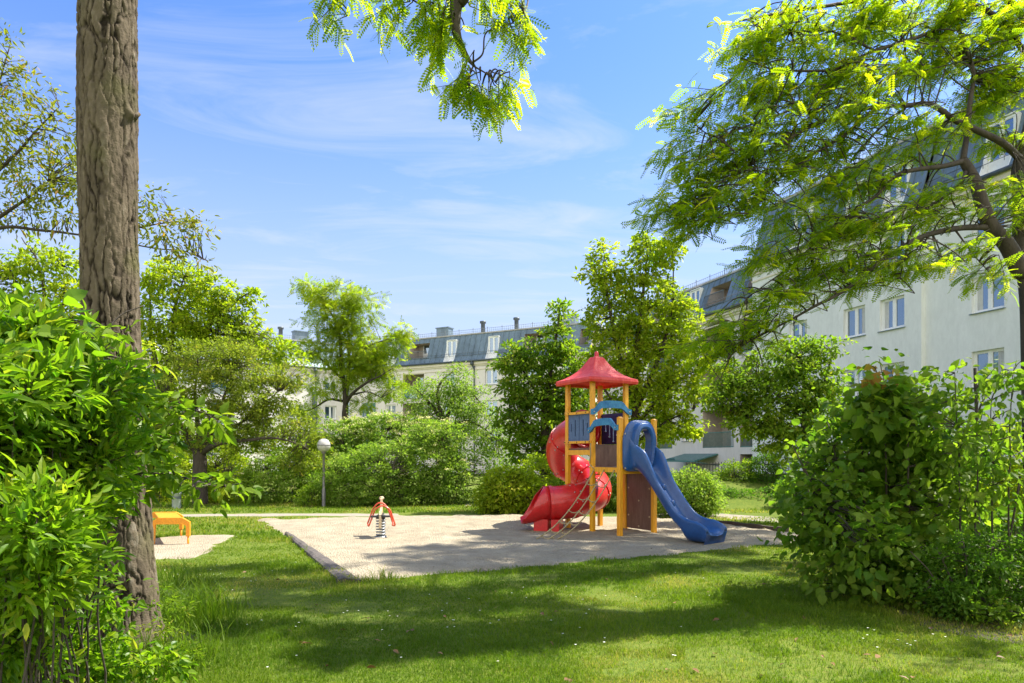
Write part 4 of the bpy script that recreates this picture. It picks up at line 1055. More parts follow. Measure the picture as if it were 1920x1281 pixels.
bush('light yellow green bush left of the red tube outlet', 19.8, [(950, 922, 40, 46, 110), (990, 930, 36, 36, 80), (925, 935, 24, 30, 40)], 'leaf_yellowgreen', .11, tm=OVATE, per=22)
bush('loose pale shrub behind the red tube bend', 21.5, [(1010, 895, 40, 40, 70), (1060, 915, 35, 45, 60)], 'leaf_yellowgreen', .1)
bush('pale variegated bush behind the blue slide', 18.6, [(1292, 925, 46, 46, 150), (1262, 935, 34, 40, 80), (1320, 935, 24, 36, 50)], 'leaf_pale', .075, per=30)
bush('neat dark green bush on the bank below the loggias', 24.5, [(1388, 898, 34, 34, 110)], 'leaf_mid', .08)
bush('dark narrow bush on the bank next to the neat bush', 24.0, [(1436, 890, 26, 46, 90), (1452, 915, 22, 30, 40)], 'leaf_dark', .08)
bush('shaded low bush at the end of the gravel path', 21.0, [(1500, 930, 40, 40, 90), (1545, 915, 40, 60, 90)], 'leaf_dark', .08)
plant('apple_tree', 'small round crowned tree in front of the tall white block', 'tree', at(1512, 920, 17) * [1, 1, 0],
    [(PL(17, [(1512, 985), (1512, 860), (1510, 790)]), .12, .09), (PL(17, [(1510, 795), (1508, 730), (1500, 670)]), .07, .01), (PL(17, [(1510, 800), (1470, 750), (1420, 720)]), .06, .01), (PL(17, [(1510, 800), (1545, 720), (1560, 660)]), .06, .01), (PL(17, [(1510, 815), (1450, 800), (1400, 790)]), .05, .01)],
    LB(17, [(1455, 680, 50, 36, 42), (1505, 665, 40, 34, 34), (1545, 650, 32, 18, 16), (1410, 725, 44, 36, 40), (1475, 730, 55, 40, 50), (1535, 715, 46, 40, 40), (1380, 740, 34, 34, 28), (1350, 745, 26, 26, 18), (1430, 780, 50, 36, 44), (1495, 790, 56, 36, 46), (1545, 770, 40, 40, 32), (1450, 820, 46, 24, 28), (1500, 840, 46, 30, 30), (1370, 700, 24, 24, 10), (1400, 790, 36, 26, 20)], .9, 1.3),
    OVATE, 'leaf_mid', .10, per=26, spray=.30, flat=.5, shell=.35)
# far left
plant('ash_tree', 'light bushy tree left of the big trunk', 'tree', at(70, 900, 15) * [1, 1, 0],
    [(PL(15, [(70, 990), (74, 760), (78, 630)]), .10, .07), (PL(15, [(78, 635), (82, 560), (70, 490), (40, 445)]), .05, .01), (PL(15, [(78, 640), (40, 560), (20, 500)]), .05, .01), (PL(15, [(78, 640), (115, 580), (120, 500)]), .05, .01), (PL(15, [(100, 640), (130, 600), (155, 565)]), .05, .03)],
    LB(15, [(20, 520, 40, 40, 26), (60, 490, 40, 36, 22), (112, 505, 38, 40, 32), (140, 560, 30, 40, 22), (40, 590, 50, 40, 40), (100, 600, 50, 40, 40), (20, 640, 45, 40, 30), (120, 660, 50, 40, 36), (60, 680, 50, 40, 36), (-30, 560, 40, 60, 30), (210, 640, 50, 80, 30), (150, 720, 60, 50, 40)], .9, 1.15),
    OVATE, 'leaf_yellowgreen', .10, per=22, spray=.32, flat=.5, shell=.3)
plant('plum_tree', 'sparse tree with small bronze green leaves against the sky at the left edge', 'tree', (-8.4, 9.5, 0),
    [([(-8.4, 9.5, -.1), (-8.3, 9.5, 2), (-8.2, 9.5, 3.6)], .14, .09), (PL(9.5, [(-145, 590), (-60, 470), (0, 428), (80, 432), (155, 440)]), .036, .014), (PL(9.5, [(-145, 590), (-60, 380), (20, 300), (70, 240), (110, 200)]), .035, .006), (PL(9.5, [(-145, 590), (-70, 300), (-10, 180), (20, 80)]), .035, .006), (PL(9.5, [(155, 440), (230, 430, .2), (300, 420, .3), (370, 415, .3)]), .016, .006), (PL(9.5, [(-20, 420), (40, 380), (90, 340)]), .03, .008), (PL(9.5, [(160, 440), (260, 460, .2), (340, 470, .3), (390, 490, .3)]), .014, .005)],
    LB(9.5, [(10, 110, 30, 60, 10), (50, 180, 60, 60, 26), (20, 270, 60, 60, 30), (100, 250, 50, 50, 22), (70, 330, 60, 50, 28), (130, 320, 40, 60, 20), (30, 390, 50, 40, 20), (100, 400, 50, 24, 14), (-30, 200, 40, 120, 20), (180, 350, 50, 60, 20), (325, 430, 45, 28, 13), (300, 390, 30, 36, 9), (365, 432, 30, 24, 8), (365, 480, 26, 18, 7), (300, 450, 28, 20, 6), (240, 400, 50, 40, 14)], .8, 1.1),
    LANCE, 'leaf_bronze', .085, per=15, spray=.27, flat=.7, shell=.2, up=.4, tilt=.7, droop=.3, twig=.005)

# ---- the big trunk on the left, with its bark in relief
bt = at(236, 855, 5.95) * [1, 1, 0]
tree = thing('locust_tree', 'thick furrowed grey brown trunk in the left foreground, leafy branch hanging from above', 'tree', bt)
nz_, na = 560, 220
zz = np.linspace(-.1, 7.6, nz_); th = np.arange(na) * 2 * math.pi / na
cxl = np.interp(zz, [0, 1.2, 2.8, 4.4, 5.7, 7.6], [.03, -.03, -.10, -.105, -.085, -.09]); cyl = -.02 * zz
rad0 = np.interp(zz, [-.1, 0, .25, .8, 2.0, 4.0, 7.6], [.34, .31, .26, .235, .226, .226, .218])
Z, TH = np.meshgrid(zz, th, indexing='ij')
Q = np.stack([np.cos(TH) * .26, np.sin(TH) * .26, Z], -1).reshape(-1, 3)
wq = Q + .035 * np.stack([vnoise(Q * [12, 12, 4], 21), vnoise(Q * [12, 12, 4], 22), 3 * vnoise(Q * 6, 23)], 1) + .012 * np.stack([vnoise(Q * 30, 24), vnoise(Q * 30, 25), vnoise(Q * 30, 26)], 1)
s3 = wq * np.array([13, 13, 2.1]); cell = np.floor(s3).astype(int); d1 = np.full(len(Q), 9.); d2 = np.full(len(Q), 9.)
def hsh(c, k):
    x = (c[:, 0] * 73856093) ^ (c[:, 1] * 19349663) ^ (c[:, 2] * 83492791) ^ (k * 2654435)
    x = ((x ^ (x >> 13)) * 1274126177) & 0x7fffffff; return (x & 0xffff) / 65535.
for a in (-1, 0, 1):
    for b in (-1, 0, 1):
        for c_ in (-1, 0, 1):
            cc = cell + [a, b, c_]; f = cc + np.stack([hsh(cc, 1), hsh(cc, 2), hsh(cc, 3)], 1); d = np.linalg.norm(f - s3, axis=1)
            ids = np.where(d < d1, hsh(cc, 9), ids) if 'ids' in globals() else hsh(cc, 9); n1 = np.minimum(d, d1); d2 = np.minimum(d2, np.maximum(d, d1)); d1 = n1
open_ = np.clip(.75 + .9 * vnoise(Q * [6, 6, 2.2], 35), .12, 1)
crack = 1 - (1 - np.clip((d2 - d1) / .17, 0, 1) ** .8) * open_
plate = -.026 * (1 - crack) + .012 * (ids - .5) + .005 * vnoise(Q * [34, 34, 10], 31) + .005 * vnoise(Q * [5, 5, 1.6], 32) + .004 * vnoise(Q * [70, 70, 28], 33)
for (tz, ta, hh) in ((4.55, -.25, .05), (1.2, -1.2, .03)):
    plate += hh * np.exp(-((Q[:, 2] - tz) / .05) ** 2 - (((TH.ravel() - (ta % (2 * math.pi))) ) / .16) ** 2)
rr = (np.repeat(rad0, na) + plate)
V = np.stack([np.repeat(cxl, na) + np.cos(TH.ravel()) * rr, np.repeat(cyl, na) + np.sin(TH.ravel()) * rr, Z.ravel()], 1)
i = (np.arange(nz_ - 1)[:, None] * na + np.arange(na)[None]).ravel(); j = (np.arange(nz_ - 1)[:, None] * na + (np.arange(na)[None] + 1) % na).ravel()
leafmat('bark_big', (.022, .017, .012), (.135, .108, .074), (.21, .18, .135), trans=0.0, rough=.95, spec=.1)
# lichen and moss patches on the bark
mm = MATS['bark_big']; tnodes = mm.node_tree.nodes; tl_ = mm.node_tree.links
pb_ = next(n for n in tnodes if n.type == 'BSDF_PRINCIPLED'); rp = next(n for n in tnodes if n.type == 'VALTORGB')
co = tnodes.new('ShaderNodeTexCoord'); n1 = tnodes.new('ShaderNodeTexNoise'); n1.inputs['Scale'].default_value = 2.6; n1.inputs['Detail'].default_value = 7
r1 = tnodes.new('ShaderNodeValToRGB'); r1.color_ramp.elements[0].position = .52; r1.color_ramp.elements[1].position = .72
mx = tnodes.new('ShaderNodeMix'); mx.data_type = 'RGBA'; mx.inputs['B'].default_value = (.115, .105, .05, 1)
tl_.new(co.outputs['Object'], n1.inputs['Vector']); tl_.new(n1.outputs['Fac'], r1.inputs[0]); tl_.new(r1.outputs[0], mx.inputs['Factor']); tl_.new(rp.outputs[0], mx.inputs['A']); tl_.new(mx.outputs['Result'], pb_.inputs['Base Color'])
n2 = tnodes.new('ShaderNodeTexNoise'); n2.inputs['Scale'].default_value = 70; n2.inputs['Detail'].default_value = 6
bq = tnodes.new('ShaderNodeBump'); bq.inputs['Strength'].default_value = .6; bq.inputs['Distance'].default_value = .01
tl_.new(co.outputs['Object'], n2.inputs['Vector']); tl_.new(n2.outputs['Fac'], bq.inputs['Height']); tl_.new(bq.outputs[0], pb_.inputs['Normal'])
tone = np.clip(-.16 + .84 * crack + .16 * (ids - .5) + .18 * vnoise(Q * [9, 9, 3], 41) + .16 * vnoise(Q * [50, 50, 20], 42), 0, 1)
np_mesh('trunk', V, np.stack([i, j, j + na, i + na], 1), 'bark_big', tree, tone, True)
mb = MB()
mb.tube([(.08, -.05, 4.55), (.13, -.08, 4.57), (.16, -.07, 4.60)], [.03, .022, .014], 8); mb.build('branch_stub', 'bark', tree)
mb = MB(); mb.tube([(-.26, -.1, 4.3), (-.32, -.1, 4.28), (-.34, -.1, 4.27)], [.05, .04, .02], 8); mb.build('branch_stub', 'bark', tree)
# limbs above the picture and the hanging branch at the top
def sprayset(pts_, n_nodes, step=.05, size=.17, side=.7, down=.5):
    """compound leaves set alternately along twigs; pts_: list of twig polylines"""
    P, T, Nn = [], [], []
    for c in pts_:
        d = nrm(np.gradient(c, axis=0)); L = np.concatenate([[0], np.cumsum(np.linalg.norm(np.diff(c, axis=0), axis=1))])
        s_ = np.arange(.04, L[-1], step); k = np.arange(len(s_))
        if len(s_) == 0: continue
        p = np.stack([np.interp(s_, L, c[:, q]) for q in range(3)], 1); t = np.stack([np.interp(s_, L, d[:, q]) for q in range(3)], 1)
        lat = nrm(np.cross(t, np.array([0, 0, 1.])) + .15 * RNG.normal(size=t.shape)) * np.where(k % 2, 1, -1)[:, None]
        P.append(p); T.append(nrm(t * .45 + lat * side + np.array([0, 0, -down]) + .28 * RNG.normal(size=t.shape))); Nn.append(nrm(np.array([0, 0, .9]) + .45 * RNG.normal(size=t.shape)))
    return np.concatenate(P), np.concatenate(T), np.concatenate(Nn)
def twigs(c, r, n, D, L, samp, wm, curl=.25, tr=.006):
    out = []
    c = np.asarray(c, float); r = np.asarray(r, float)
    for _ in range(n):
        u = RNG.normal(size=3); u /= np.linalg.norm(u); p = c + u * r * RNG.random() ** .4
        d = nrm(np.asarray(D, float) + .45 * RNG.normal(size=3) * [1, 1, .7]); l = L * (.6 + .7 * RNG.random())
        q = bez(p - d * l * .5, p + d * l * .5 + np.array([0, 0, -.10 * l]), np.array([0, 0, .08 * l]) + .06 * l * RNG.normal(size=3), 7)
        out.append(q)
        j = np.argmin(((samp - q[0]) ** 2).sum(1)); a = samp[j]
        wm.tube(bez(a, q[0], .08 * np.linalg.norm(a - q[0]) * RNG.normal(size=3) + [0, 0, .05], 5), np.linspace(tr * 2.0, tr, 5), 5, cap=False)
        wm.tube(q, np.linspace(tr, tr * .3, 7), 4, cap=False)
    return out
def locust_part(root, base, limbs, lobes, D, L, size, mat='leaf_locust', step=.05, wood='bark_dark', names=('branches', 'foliage'), tmpl=PINN, tr=.006, down=.5):
    wm = MB(); samp = []
    for pts, r0, r1 in limbs:
        c = curve(pts, 7); c = c + .03 * np.stack([vnoise(c * 2.5, q) for q in (5, 6, 7)], 1) * np.linspace(0, 1, len(c))[:, None]
        wm.tube(c, np.linspace(r0, r1, len(c)), 12 if r0 > .05 else 7); samp.append(c)
    samp = np.concatenate(samp); tw = []
    for q in lobes: tw += twigs(q[0], q[1], q[2], q[3] if len(q) > 3 else D, L, samp, wm, tr=tr)
    wm.build(names[0], wood, root, off=base)
    P, T, Nn = sprayset(tw, 0, step, size, down=down)
    return leaves(names[1], P, T, Nn, size * (.7 + .6 * RNG.random(len(P))), tmpl, mat, root, base, np.clip(.25 + .3 * RNG.normal(size=len(P)), 0, 1))
Yh = 4.6
locust_part(tree, bt,
    [([bt + [-.15, 0, 7.2], (-2.6, 5.6, 7.9), (-1.4, 5.0, 7.6), (-.5, 4.7, 6.6), *PL(Yh, [(865, -60), (852, 10), (855, 60), (872, 100), (888, 122)])], .10, .008),
     (PL(Yh, [(888, 122), (878, 150), (885, 185)]), .006, .003), (PL(Yh, [(886, 118), (905, 100), (912, 60), (955, 45), (985, 20)]), .007, .003), (PL(Yh, [(888, 124), (915, 140), (935, 160)]), .006, .003), (PL(Yh, [(850, 30), (810, 42), (790, 15), (785, -20)]), .007, .004), (PL(Yh, [(790, 10), (740, -20), (700, -40)]), .006, .004), (PL(Yh, [(700, -60), (650, -30), (625, 10)]), .006, .003),
     ([bt + [-.15, 0, 7.0], bt + [-.3, .3, 9], bt + [.1, .6, 11.5]], .22, .05), ([bt + [-.2, 0, 8.6], (-5.4, 7, 10), (-7, 8, 11)], .12, .03), ([bt + [-.2, 0, 9.4], (-2.2, 7.5, 11), (-1.2, 8.6, 12.2)], .10, .03)],
    [(at(885, 165, Yh), (.16, .2, .08), 12, (.1, -.1, -.8)), (at(935, 165, Yh), (.13, .2, .07), 9, (.6, -.1, -.6)), (at(850, 165, Yh), (.07, .15, .07), 5, (-.5, 0, -.7)), (at(980, 45, Yh), (.08, .15, .13), 9, (.3, 0, -.7)), (at(930, 20, Yh), (.16, .2, .08), 10, (.4, 0, -.6)), (at(850, 55, Yh), (.12, .15, .10), 8, (-.2, 0, -.8)), (at(800, 20, Yh), (.20, .2, .09), 14, (-.5, 0, -.7)), (at(730, 20, Yh), (.12, .15, .06), 7, (-.5, 0, -.8)), (at(620, 15, Yh), (.08, .15, .07), 6, (-.2, 0, -.9)), (at(660, -30, Yh), (.3, .2, .06), 9), (at(820, 85, Yh), (.07, .12, .06), 5, (-.2, 0, -.9)), (at(900, -40, Yh), (.5, .3, .1), 14)],
    (.1, 0, -.45), .27, .13, step=.035, tr=.004, down=.30)
# crown of that tree, above the picture
locust_part(tree, bt, [([bt + [-.2, 0, 8.4], bt + [.2, .4, 10.5]], .16, .05)],
    [((-4.6, 6.6, 11.2), (2.2, 2.0, 1.3), 46), ((-2.4, 7.6, 12.6), (2.0, 1.8, 1.2), 36), ((-6.6, 8.2, 12), (1.8, 1.8, 1.2), 34), ((-3.6, 5.2, 12.8), (1.8, 1.5, 1.0), 30)], (-.2, 0, .1), 1.1, .30, step=.10, tmpl=PINN_S, names=('upper_limb', 'upper_crown'))

# ---- the big locust at the right edge
rb = gr(1930, 1105)
YB = 8.3
rt = thing('locust_tree', 'large locust tree at the right edge with sweeping feathery branches over the lawn', 'tree', at(1930, 855, YB) * [1, 1, 0])
rbase = at(1930, 855, YB) * [1, 1, 0]
wmb = MB(); 
tk = curve(PL(YB, [(1950, 1120), (1947, 950), (1942, 800), (1938, 650), (1934, 560), (1926, 500)]), 8); wmb.tube(tk, np.linspace(.15, .115, len(tk)), 14)
tk = curve(PL(YB, [(1914, 505), (1916, 400, .1), (1914, 310, .2), (1940, 200, .5), (1950, 60, .8), (1930, -150, 1.2), (1900, -420, 1.6)]), 8); wmb.tube(tk, np.linspace(.105, .05, len(tk)), 12)
tk = curve(PL(YB, [(1916, 515), (1890, 462, -.1), (1858, 424, -.15), (1842, 385, -.2), (1830, 345, -.2), (1815, 315, -.2), (1805, 300, -.2)]), 8); wmb.tube(tk, np.linspace(.10, .05, len(tk)), 12)
wmb.build('trunk', 'bark_dark', rt, off=rbase)
locust_part(rt, rbase,
    [(PL(YB, [(1856, 426, -.15), (1800, 428, -.3), (1740, 440, -.5), (1690, 463, -.7), (1640, 500, -.8), (1590, 540, -.9), (1530, 572, -1), (1480, 600, -1), (1400, 640, -1.1), (1370, 665, -1.1)]), .038, .005),
     (PL(YB, [(1914, 300, .2), (1880, 268, -.1), (1830, 243, -.2), (1790, 225, -.3), (1745, 196, -.4), (1700, 198, -.5), (1640, 202, -.6), (1590, 215, -.7), (1545, 226, -.8), (1520, 215, -.9), (1490, 195, -1)]), .044, .010),
     (PL(YB, [(1545, 226, -.8), (1480, 260, -1), (1420, 300, -1.1), (1340, 350, -1.2), (1260, 405, -1.3)]), .018, .004), (PL(YB, [(1640, 205, -.6), (1570, 262, -.8), (1500, 305, -.9), (1440, 350, -1), (1370, 400, -1.1), (1290, 430, -1.2)]), .018, .004), (PL(YB, [(1500, 200, -1), (1430, 225, -1.1), (1340, 255, -1.3), (1285, 215, -1.4)]), .012, .004),
     (PL(YB, [(1808, 302, -.2), (1770, 312, -.3), (1720, 318, -.4), (1680, 330, -.5), (1640, 370, -.6), (1560, 430, -.7), (1480, 500, -.8), (1400, 560, -.9)]), .034, .005), (PL(YB, [(1806, 300, -.2), (1812, 260, -.1), (1818, 200, 0), (1822, 140, .1), (1800, 60, .2), (1760, -80, .4)]), .036, .018),
     (PL(YB, [(1812, 320, -.2), (1800, 345, -.3), (1770, 370, -.3), (1730, 390, -.4), (1690, 415, -.5), (1640, 440, -.5)]), .022, .005), (PL(YB, [(1940, 120, .6), (1850, 20, .3), (1790, 40, .1), (1720, 70, -.2), (1640, 95, -.5), (1560, 130, -.8), (1460, 130, -1), (1390, 110, -1.2)]), .035, .006),
     (PL(YB, [(1940, 60, .6), (1850, -30, .3), (1720, -20, -.2), (1560, 10, -.7), (1440, 30, -1), (1385, 40, -1.2)]), .04, .006), (PL(YB, [(1640, 95, -.5), (1560, 60, -.8), (1480, 60, -1)]), .014, .005), (PL(YB, [(1700, 462, -.7), (1690, 520, -.8)]), .01, .004), (PL(YB, [(1790, 430, -.3), (1820, 470, -.4), (1860, 520, -.5)]), .012, .004), (PL(YB, [(1700, 200, -.4), (1640, 250, -.4), (1580, 320, -.4), (1520, 380, -.5)]), .016, .004)],
    [(q, r, n) for q, r, n in [(at(px, py, YB + dy), (rx * YB / FPX, .35, ry * YB / FPX), n) for px, py, rx, ry, n, dy in [
        (1295, 205, 22, 30, 7, -1.4), (1300, 290, 45, 40, 16, -1.3), (1350, 265, 40, 30, 11, -1.2), (1265, 380, 36, 26, 10, -1.3), (1330, 360, 60, 35, 22, -1.2), (1300, 420, 45, 22, 13, -1.2), (1410, 250, 50, 40, 20, -1.1), (1420, 320, 55, 36, 22, -1.0), (1390, 380, 50, 28, 16, -1.1), (1410, 160, 40, 36, 14, -1.1), (1400, 60, 36, 34, 11, -1.2), (1450, 110, 50, 50, 20, -1), (1480, 40, 60, 36, 20, -.9), (1490, 190, 50, 45, 20, -.9), (1560, 80, 60, 50, 25, -.7), (1570, 160, 60, 40, 20, -.7), (1650, 40, 60, 40, 22, -.4), (1660, 130, 60, 45, 22, -.4), (1750, 30, 60, 40, 30, -.1), (1760, 120, 55, 50, 28, 0), (1850, 70, 60, 60, 36, .3), (1860, 170, 50, 45, 26, .3), (1900, 30, 40, 50, 22, .4), (1800, 0, 60, 30, 16, 0), (1890, 130, 40, 50, 18, .1), (1640, 10, 60, 26, 14, -.6), (1590, 205, 50, 26, 10, -.9),
        (1500, 290, 55, 45, 22, -.8), (1590, 265, 50, 36, 15, -.6), (1560, 345, 55, 36, 18, -.6), (1680, 250, 50, 34, 14, -.4), (1660, 330, 50, 34, 15, -.5), (1740, 270, 44, 40, 13, -.2), (1480, 400, 45, 28, 12, -.8), (1550, 430, 55, 34, 20, -.7), (1620, 410, 55, 32, 18, -.6), (1440, 470, 40, 20, 8, -.9), (1500, 500, 55, 34, 20, -.8), (1580, 490, 50, 30, 14, -.8), (1660, 470, 50, 30, 15, -.7), (1430, 565, 45, 26, 8, -1), (1490, 560, 40, 26, 8, -1), (1370, 605, 40, 22, 9, -1.1), (1330, 650, 40, 18, 8, -1.1), (1420, 618, 50, 20, 10, -1), (1380, 655, 40, 16, 7, -1.1), (1640, 520, 44, 22, 10, -.8), (1720, 490, 46, 24, 11, -.6), (1710, 410, 44, 26, 10, -.4), (1760, 360, 40, 28, 9, -.3), (1800, 470, 44, 26, 11, -.4), (1790, 400, 40, 20, 7, -.3), (1865, 505, 26, 20, 7, -.5), (1895, 400, 26, 50, 10, 0), (1880, 350, 26, 30, 7, 0), (1890, 260, 30, 30, 8, .2), (1840, 225, 30, 30, 8, .2), (1620, 200, 50, 26, 10, -.5), (1910, 140, 30, 60, 8, .6)]]],
    (-.9, -.05, -.16), .56, .155, step=.036, tr=.005, down=.16)
# the rest of its tall crown, above and right of the picture
up_l = []
SH = np.array([SUN_H[0], SUN_H[1], 0]) / math.tan(SUN_EL)
for px, py, rx, n in [(360, 1068, .35, 5), (450, 1062, .4, 6), (540, 1072, .4, 6), (400, 1095, .4, 7), (500, 1100, .45, 8), (600, 1098, .4, 7), (690, 1112, .45, 8), (780, 1118, .45, 8), (860, 1110, .4, 7), (960, 1100, .45, 8), (560, 1128, .4, 7), (660, 1140, .45, 8), (900, 1140, .45, 8), (470, 1135, .35, 6), (330, 1120, .35, 6), (600, 1190, .3, 6), (690, 1180, .35, 7), (420, 1190, .25, 4), (1060, 1085, .45, 9), (1160, 1078, .45, 9), (1260, 1066, .45, 9), (1360, 1062, .45, 8), (1440, 1060, .45, 7), (1000, 1130, .4, 6), (1090, 1150, .35, 5), (760, 1150, .4, 6), (840, 1180, .35, 5), (500, 1165, .3, 4)]:
    z = 10.6 + 1.5 * RNG.random(); up_l.append((gr(px, py) + SH * z + [0, 0, z], (rx * 1.5, rx, rx * .4), int(n * 1.9)))
for px, py, rx, n in [(760, 1060, .45, 6), (900, 1045, .5, 7), (1010, 1035, .5, 7), (1120, 1040, .5, 8), (1220, 1030, .5, 7), (1330, 1022, .5, 7), (1420, 1010, .5, 7), (1090, 1018, .4, 4), (1260, 1010, .4, 4), (830, 1072, .4, 5), (980, 1060, .4, 5)]:
    z = 13.2 + 1.0 * RNG.random(); up_l.append((gr(px, py) + SH * z + [0, 0, z], (rx * 1.5, rx, rx * .4), int(n * 1.9)))
for px in range(770, 1500, 46):
    for py in range(1006, 1076, 15):
        if RNG.random() < .08 or py > 1086 - (px - 760) * .08 or (px < 900 and py < 1030): continue
        g = gr(px + 20 * RNG.normal(), py + 4 * RNG.normal()); z = (13.2 if g[1] < 12.4 else 16.2) + RNG.random(); up_l.append((g + SH * z + [0, 0, z], (.5, .4, .2), 13))
for X, Y, Z, rx, n in [(9.9, 11.2, 9.2, 1.1, 14), (8.6, 7.6, 7.0, .8, 8)]:
    up_l.append(((X, Y, Z), (rx, rx * .9, rx * .5), n))
locust_part(rt, rbase, [(PL(YB, [(1930, -150, 1.2), (1850, -260, 2), (1700, -340, 2.6), (1560, -360, 3)]) + [(4.0, 11.3, 11.2), (3.0, 11.4, 11.4)], .10, .02), (PL(YB, [(1930, -150, 1.2), (1900, -420, 1.6)]) + [(7, 12.5, 12.4), (9, 14.5, 13.6)], .07, .02), ([(8.2, 12.5, 12.4), (9.5, 15, 14.2), (10, 18, 16.4)], .05, .015), ([(9, 14.5, 13.6), (12, 15.5, 14)], .05, .015), (PL(YB, [(1940, 150, .5), (2020, 60, .9), (2100, 30, 1.2)]) + [(9.2, 9.8, 8.6)], .06, .02)],
    up_l, (-.5, 0, -.1), .62, .28, step=.05, tmpl=PINN_S, names=('upper_limbs', 'upper_crown'))
# ------------------------------------------------------------------ right foreground
HZ = [(1520, 955, 26, 44, 14), (1530, 880, 24, 30, 8), (1690, 735, 34, 30, 12), (1625, 750, 26, 30, 9), (1655, 705, 12, 34, 5), (1540, 1040, 24, 30, 8), (1745, 730, 14, 34, 5), (1578, 790, 16, 30, 5)]
for py in range(770, 1100, 46):
    x0 = np.interp(py, [770, 850, 940, 1020, 1100], [1600, 1560, 1540, 1560, 1600]); x1 = np.interp(py, [770, 850, 1000, 1100], [1720, 1790, 1780, 1740])
    for px in np.arange(x0, x1 + 20, 50):
        HZ.append((px + 12 * RNG.normal(), py + 10 * RNG.normal(), 34 + 12 * RNG.random(), 30 + 12 * RNG.random(), 20, .45 * RNG.normal()))
plant('hazel_bush', 'dense dark green bush with broad round leaves right of the sand', 'bush', gr(1640, 1105),
    [([gr(1640 + dx, 1105) + [0, 0, -.05], at(1640 + dx * 2.2, 950, 8.2), at(1640 + dx * 3.4, 780 + abs(dx) * 1.2, 8.2)], .022, .006) for dx in (-45, -25, -8, 10, 28, 46)],
    LB(8.2, HZ, .85),
    HEART, 'leaf_hazel', .10, per=10, spray=.36, flat=.95, shell=.4, up=.6, tilt=.5, droop=.25, bias=(-.1, 0, .35), crown='foliage', trunk='stems')
plant('maple_sapling', 'young maple shoot with reddish top leaves above the hazel bush', 'tree', gr(1665, 1110),
    [([gr(1665, 1108), at(1662, 900, 8.0), at(1652, 740, 7.9), at(1640, 690, 7.9)], .015, .004)],
    LB(7.9, [(1640, 690, 20, 24, 4), (1650, 712, 30, 14, 3)], .8), LOBED, 'leaf_red', .11, per=4, spray=.12, flat=.8, shell=.3, up=.6, droop=.4, crown='foliage', trunk='stem')
plant('maple_sapling', 'green young maple with large lobed leaves beside the hazel bush top', 'tree', gr(1700, 1112),
    [([gr(1700, 1110), at(1705, 950, 7.8), at(1700, 760, 7.8)], .02, .005)],
    LB(7.8, [(1660, 745, 40, 20, 10), (1705, 740, 30, 26, 9), (1640, 770, 36, 22, 8), (1720, 790, 36, 26, 8), (1755, 900, 40, 30, 8)], .8), LOBED, 'leaf_hazel', .17, per=5, spray=.16, flat=.7, shell=.3, up=.9, droop=.35, crown='foliage', trunk='stem')
plant('dogwood_bush', 'loose tall bush with slender stems standing at the right edge', 'bush', gr(1850, 1150),
    [([gr(1790 + 34 * k, 1135) + [0, 0, -.05], at(1800 + 30 * k, 950, 7.3), at(1790 + 34 * k + 8 * (k % 2), 700 + 25 * (k % 3), 7.2)], .013, .004) for k in range(5)],
    LB(7.2, [(1770, 770, 26, 40, 6), (1820, 745, 26, 50, 7), (1880, 735, 30, 50, 8), (1790, 830, 40, 40, 10), (1865, 830, 40, 50, 10), (1830, 920, 50, 40, 10), (1905, 900, 36, 50, 8), (1940, 800, 40, 100, 12), (1775, 705, 10, 26, 3), (1845, 700, 10, 26, 3), (1895, 690, 14, 36, 4)], .9),
    OVATE, 'leaf_hazel', .10, per=13, spray=.22, flat=.8, shell=.3, up=.5, droop=.35, crown='foliage', trunk='stems')
for lab, px, y0, x1, y1, r in (('bare dark sapling trunk among the undergrowth', 1832, 1070, 1828, 690, .035), ('thin leaning dark stem at the far right edge', 1868, 1110, 1915, 880, .016), ('thin pale stem in front of the hazel bush', 1708, 1112, 1716, 900, .014)):
    Y = 2112 / (y0 - 855)
    o = thing('sapling', lab, 'sapling', gr(px, y0)); mb = MB(); c = curve([gr(px, y0) - [0, 0, .05], at((px + x1) / 2 + 4, (y0 + y1) / 2, Y), at(x1, y1, Y)], 6); mb.tube(c, np.linspace(r, r * .6, len(c)), 8)
    t0 = c[-4]; mb.tube(curve([t0, t0 + [.12, .05, .25], t0 + [.3, .1, .4]], 4), np.linspace(r * .5, r * .2, 9), 5)
    mb.build('stem', 'bark_dark', o, off=np.array(o.location))
    P = c[-6:].repeat(9, 0) + RNG.normal(size=(54, 3)) * .14
    leaves('foliage', P, nrm(RNG.normal(size=P.shape)), nrm(np.array([0, 0, 1.]) + .4 * RNG.normal(size=P.shape)), .08 * (.7 + .6 * RNG.random(len(P))), OVATE, 'leaf_hazel', o, np.array(o.location))
plant('undergrowth_shrub', 'dark tangled small leaved shrub at the lower right corner', 'bush', gr(1830, 1150),
    [([gr(1830 + dx, 1150) + [0, 0, -.04], at(1830 + dx * 1.6, 1080, 6.9), at(1830 + dx * 2.4, 1010 + abs(dx) * .5, 6.9)], .012, .004) for dx in (-50, -30, -10, 12, 34, 56)],
    LB(6.9, [(1800, 1060, 46, 46, 34), (1850, 1050, 50, 50, 40), (1910, 1060, 46, 56, 40), (1810, 1120, 50, 30, 36), (1870, 1130, 50, 34, 38), (1755, 1110, 30, 34, 18), (1960, 1090, 50, 60, 30), (1930, 1165, 36, 24, 20)], .8),
    DIAM, 'leaf_dark', .055, per=32, spray=.2, flat=.8, shell=.5, crown='foliage', trunk='stems')
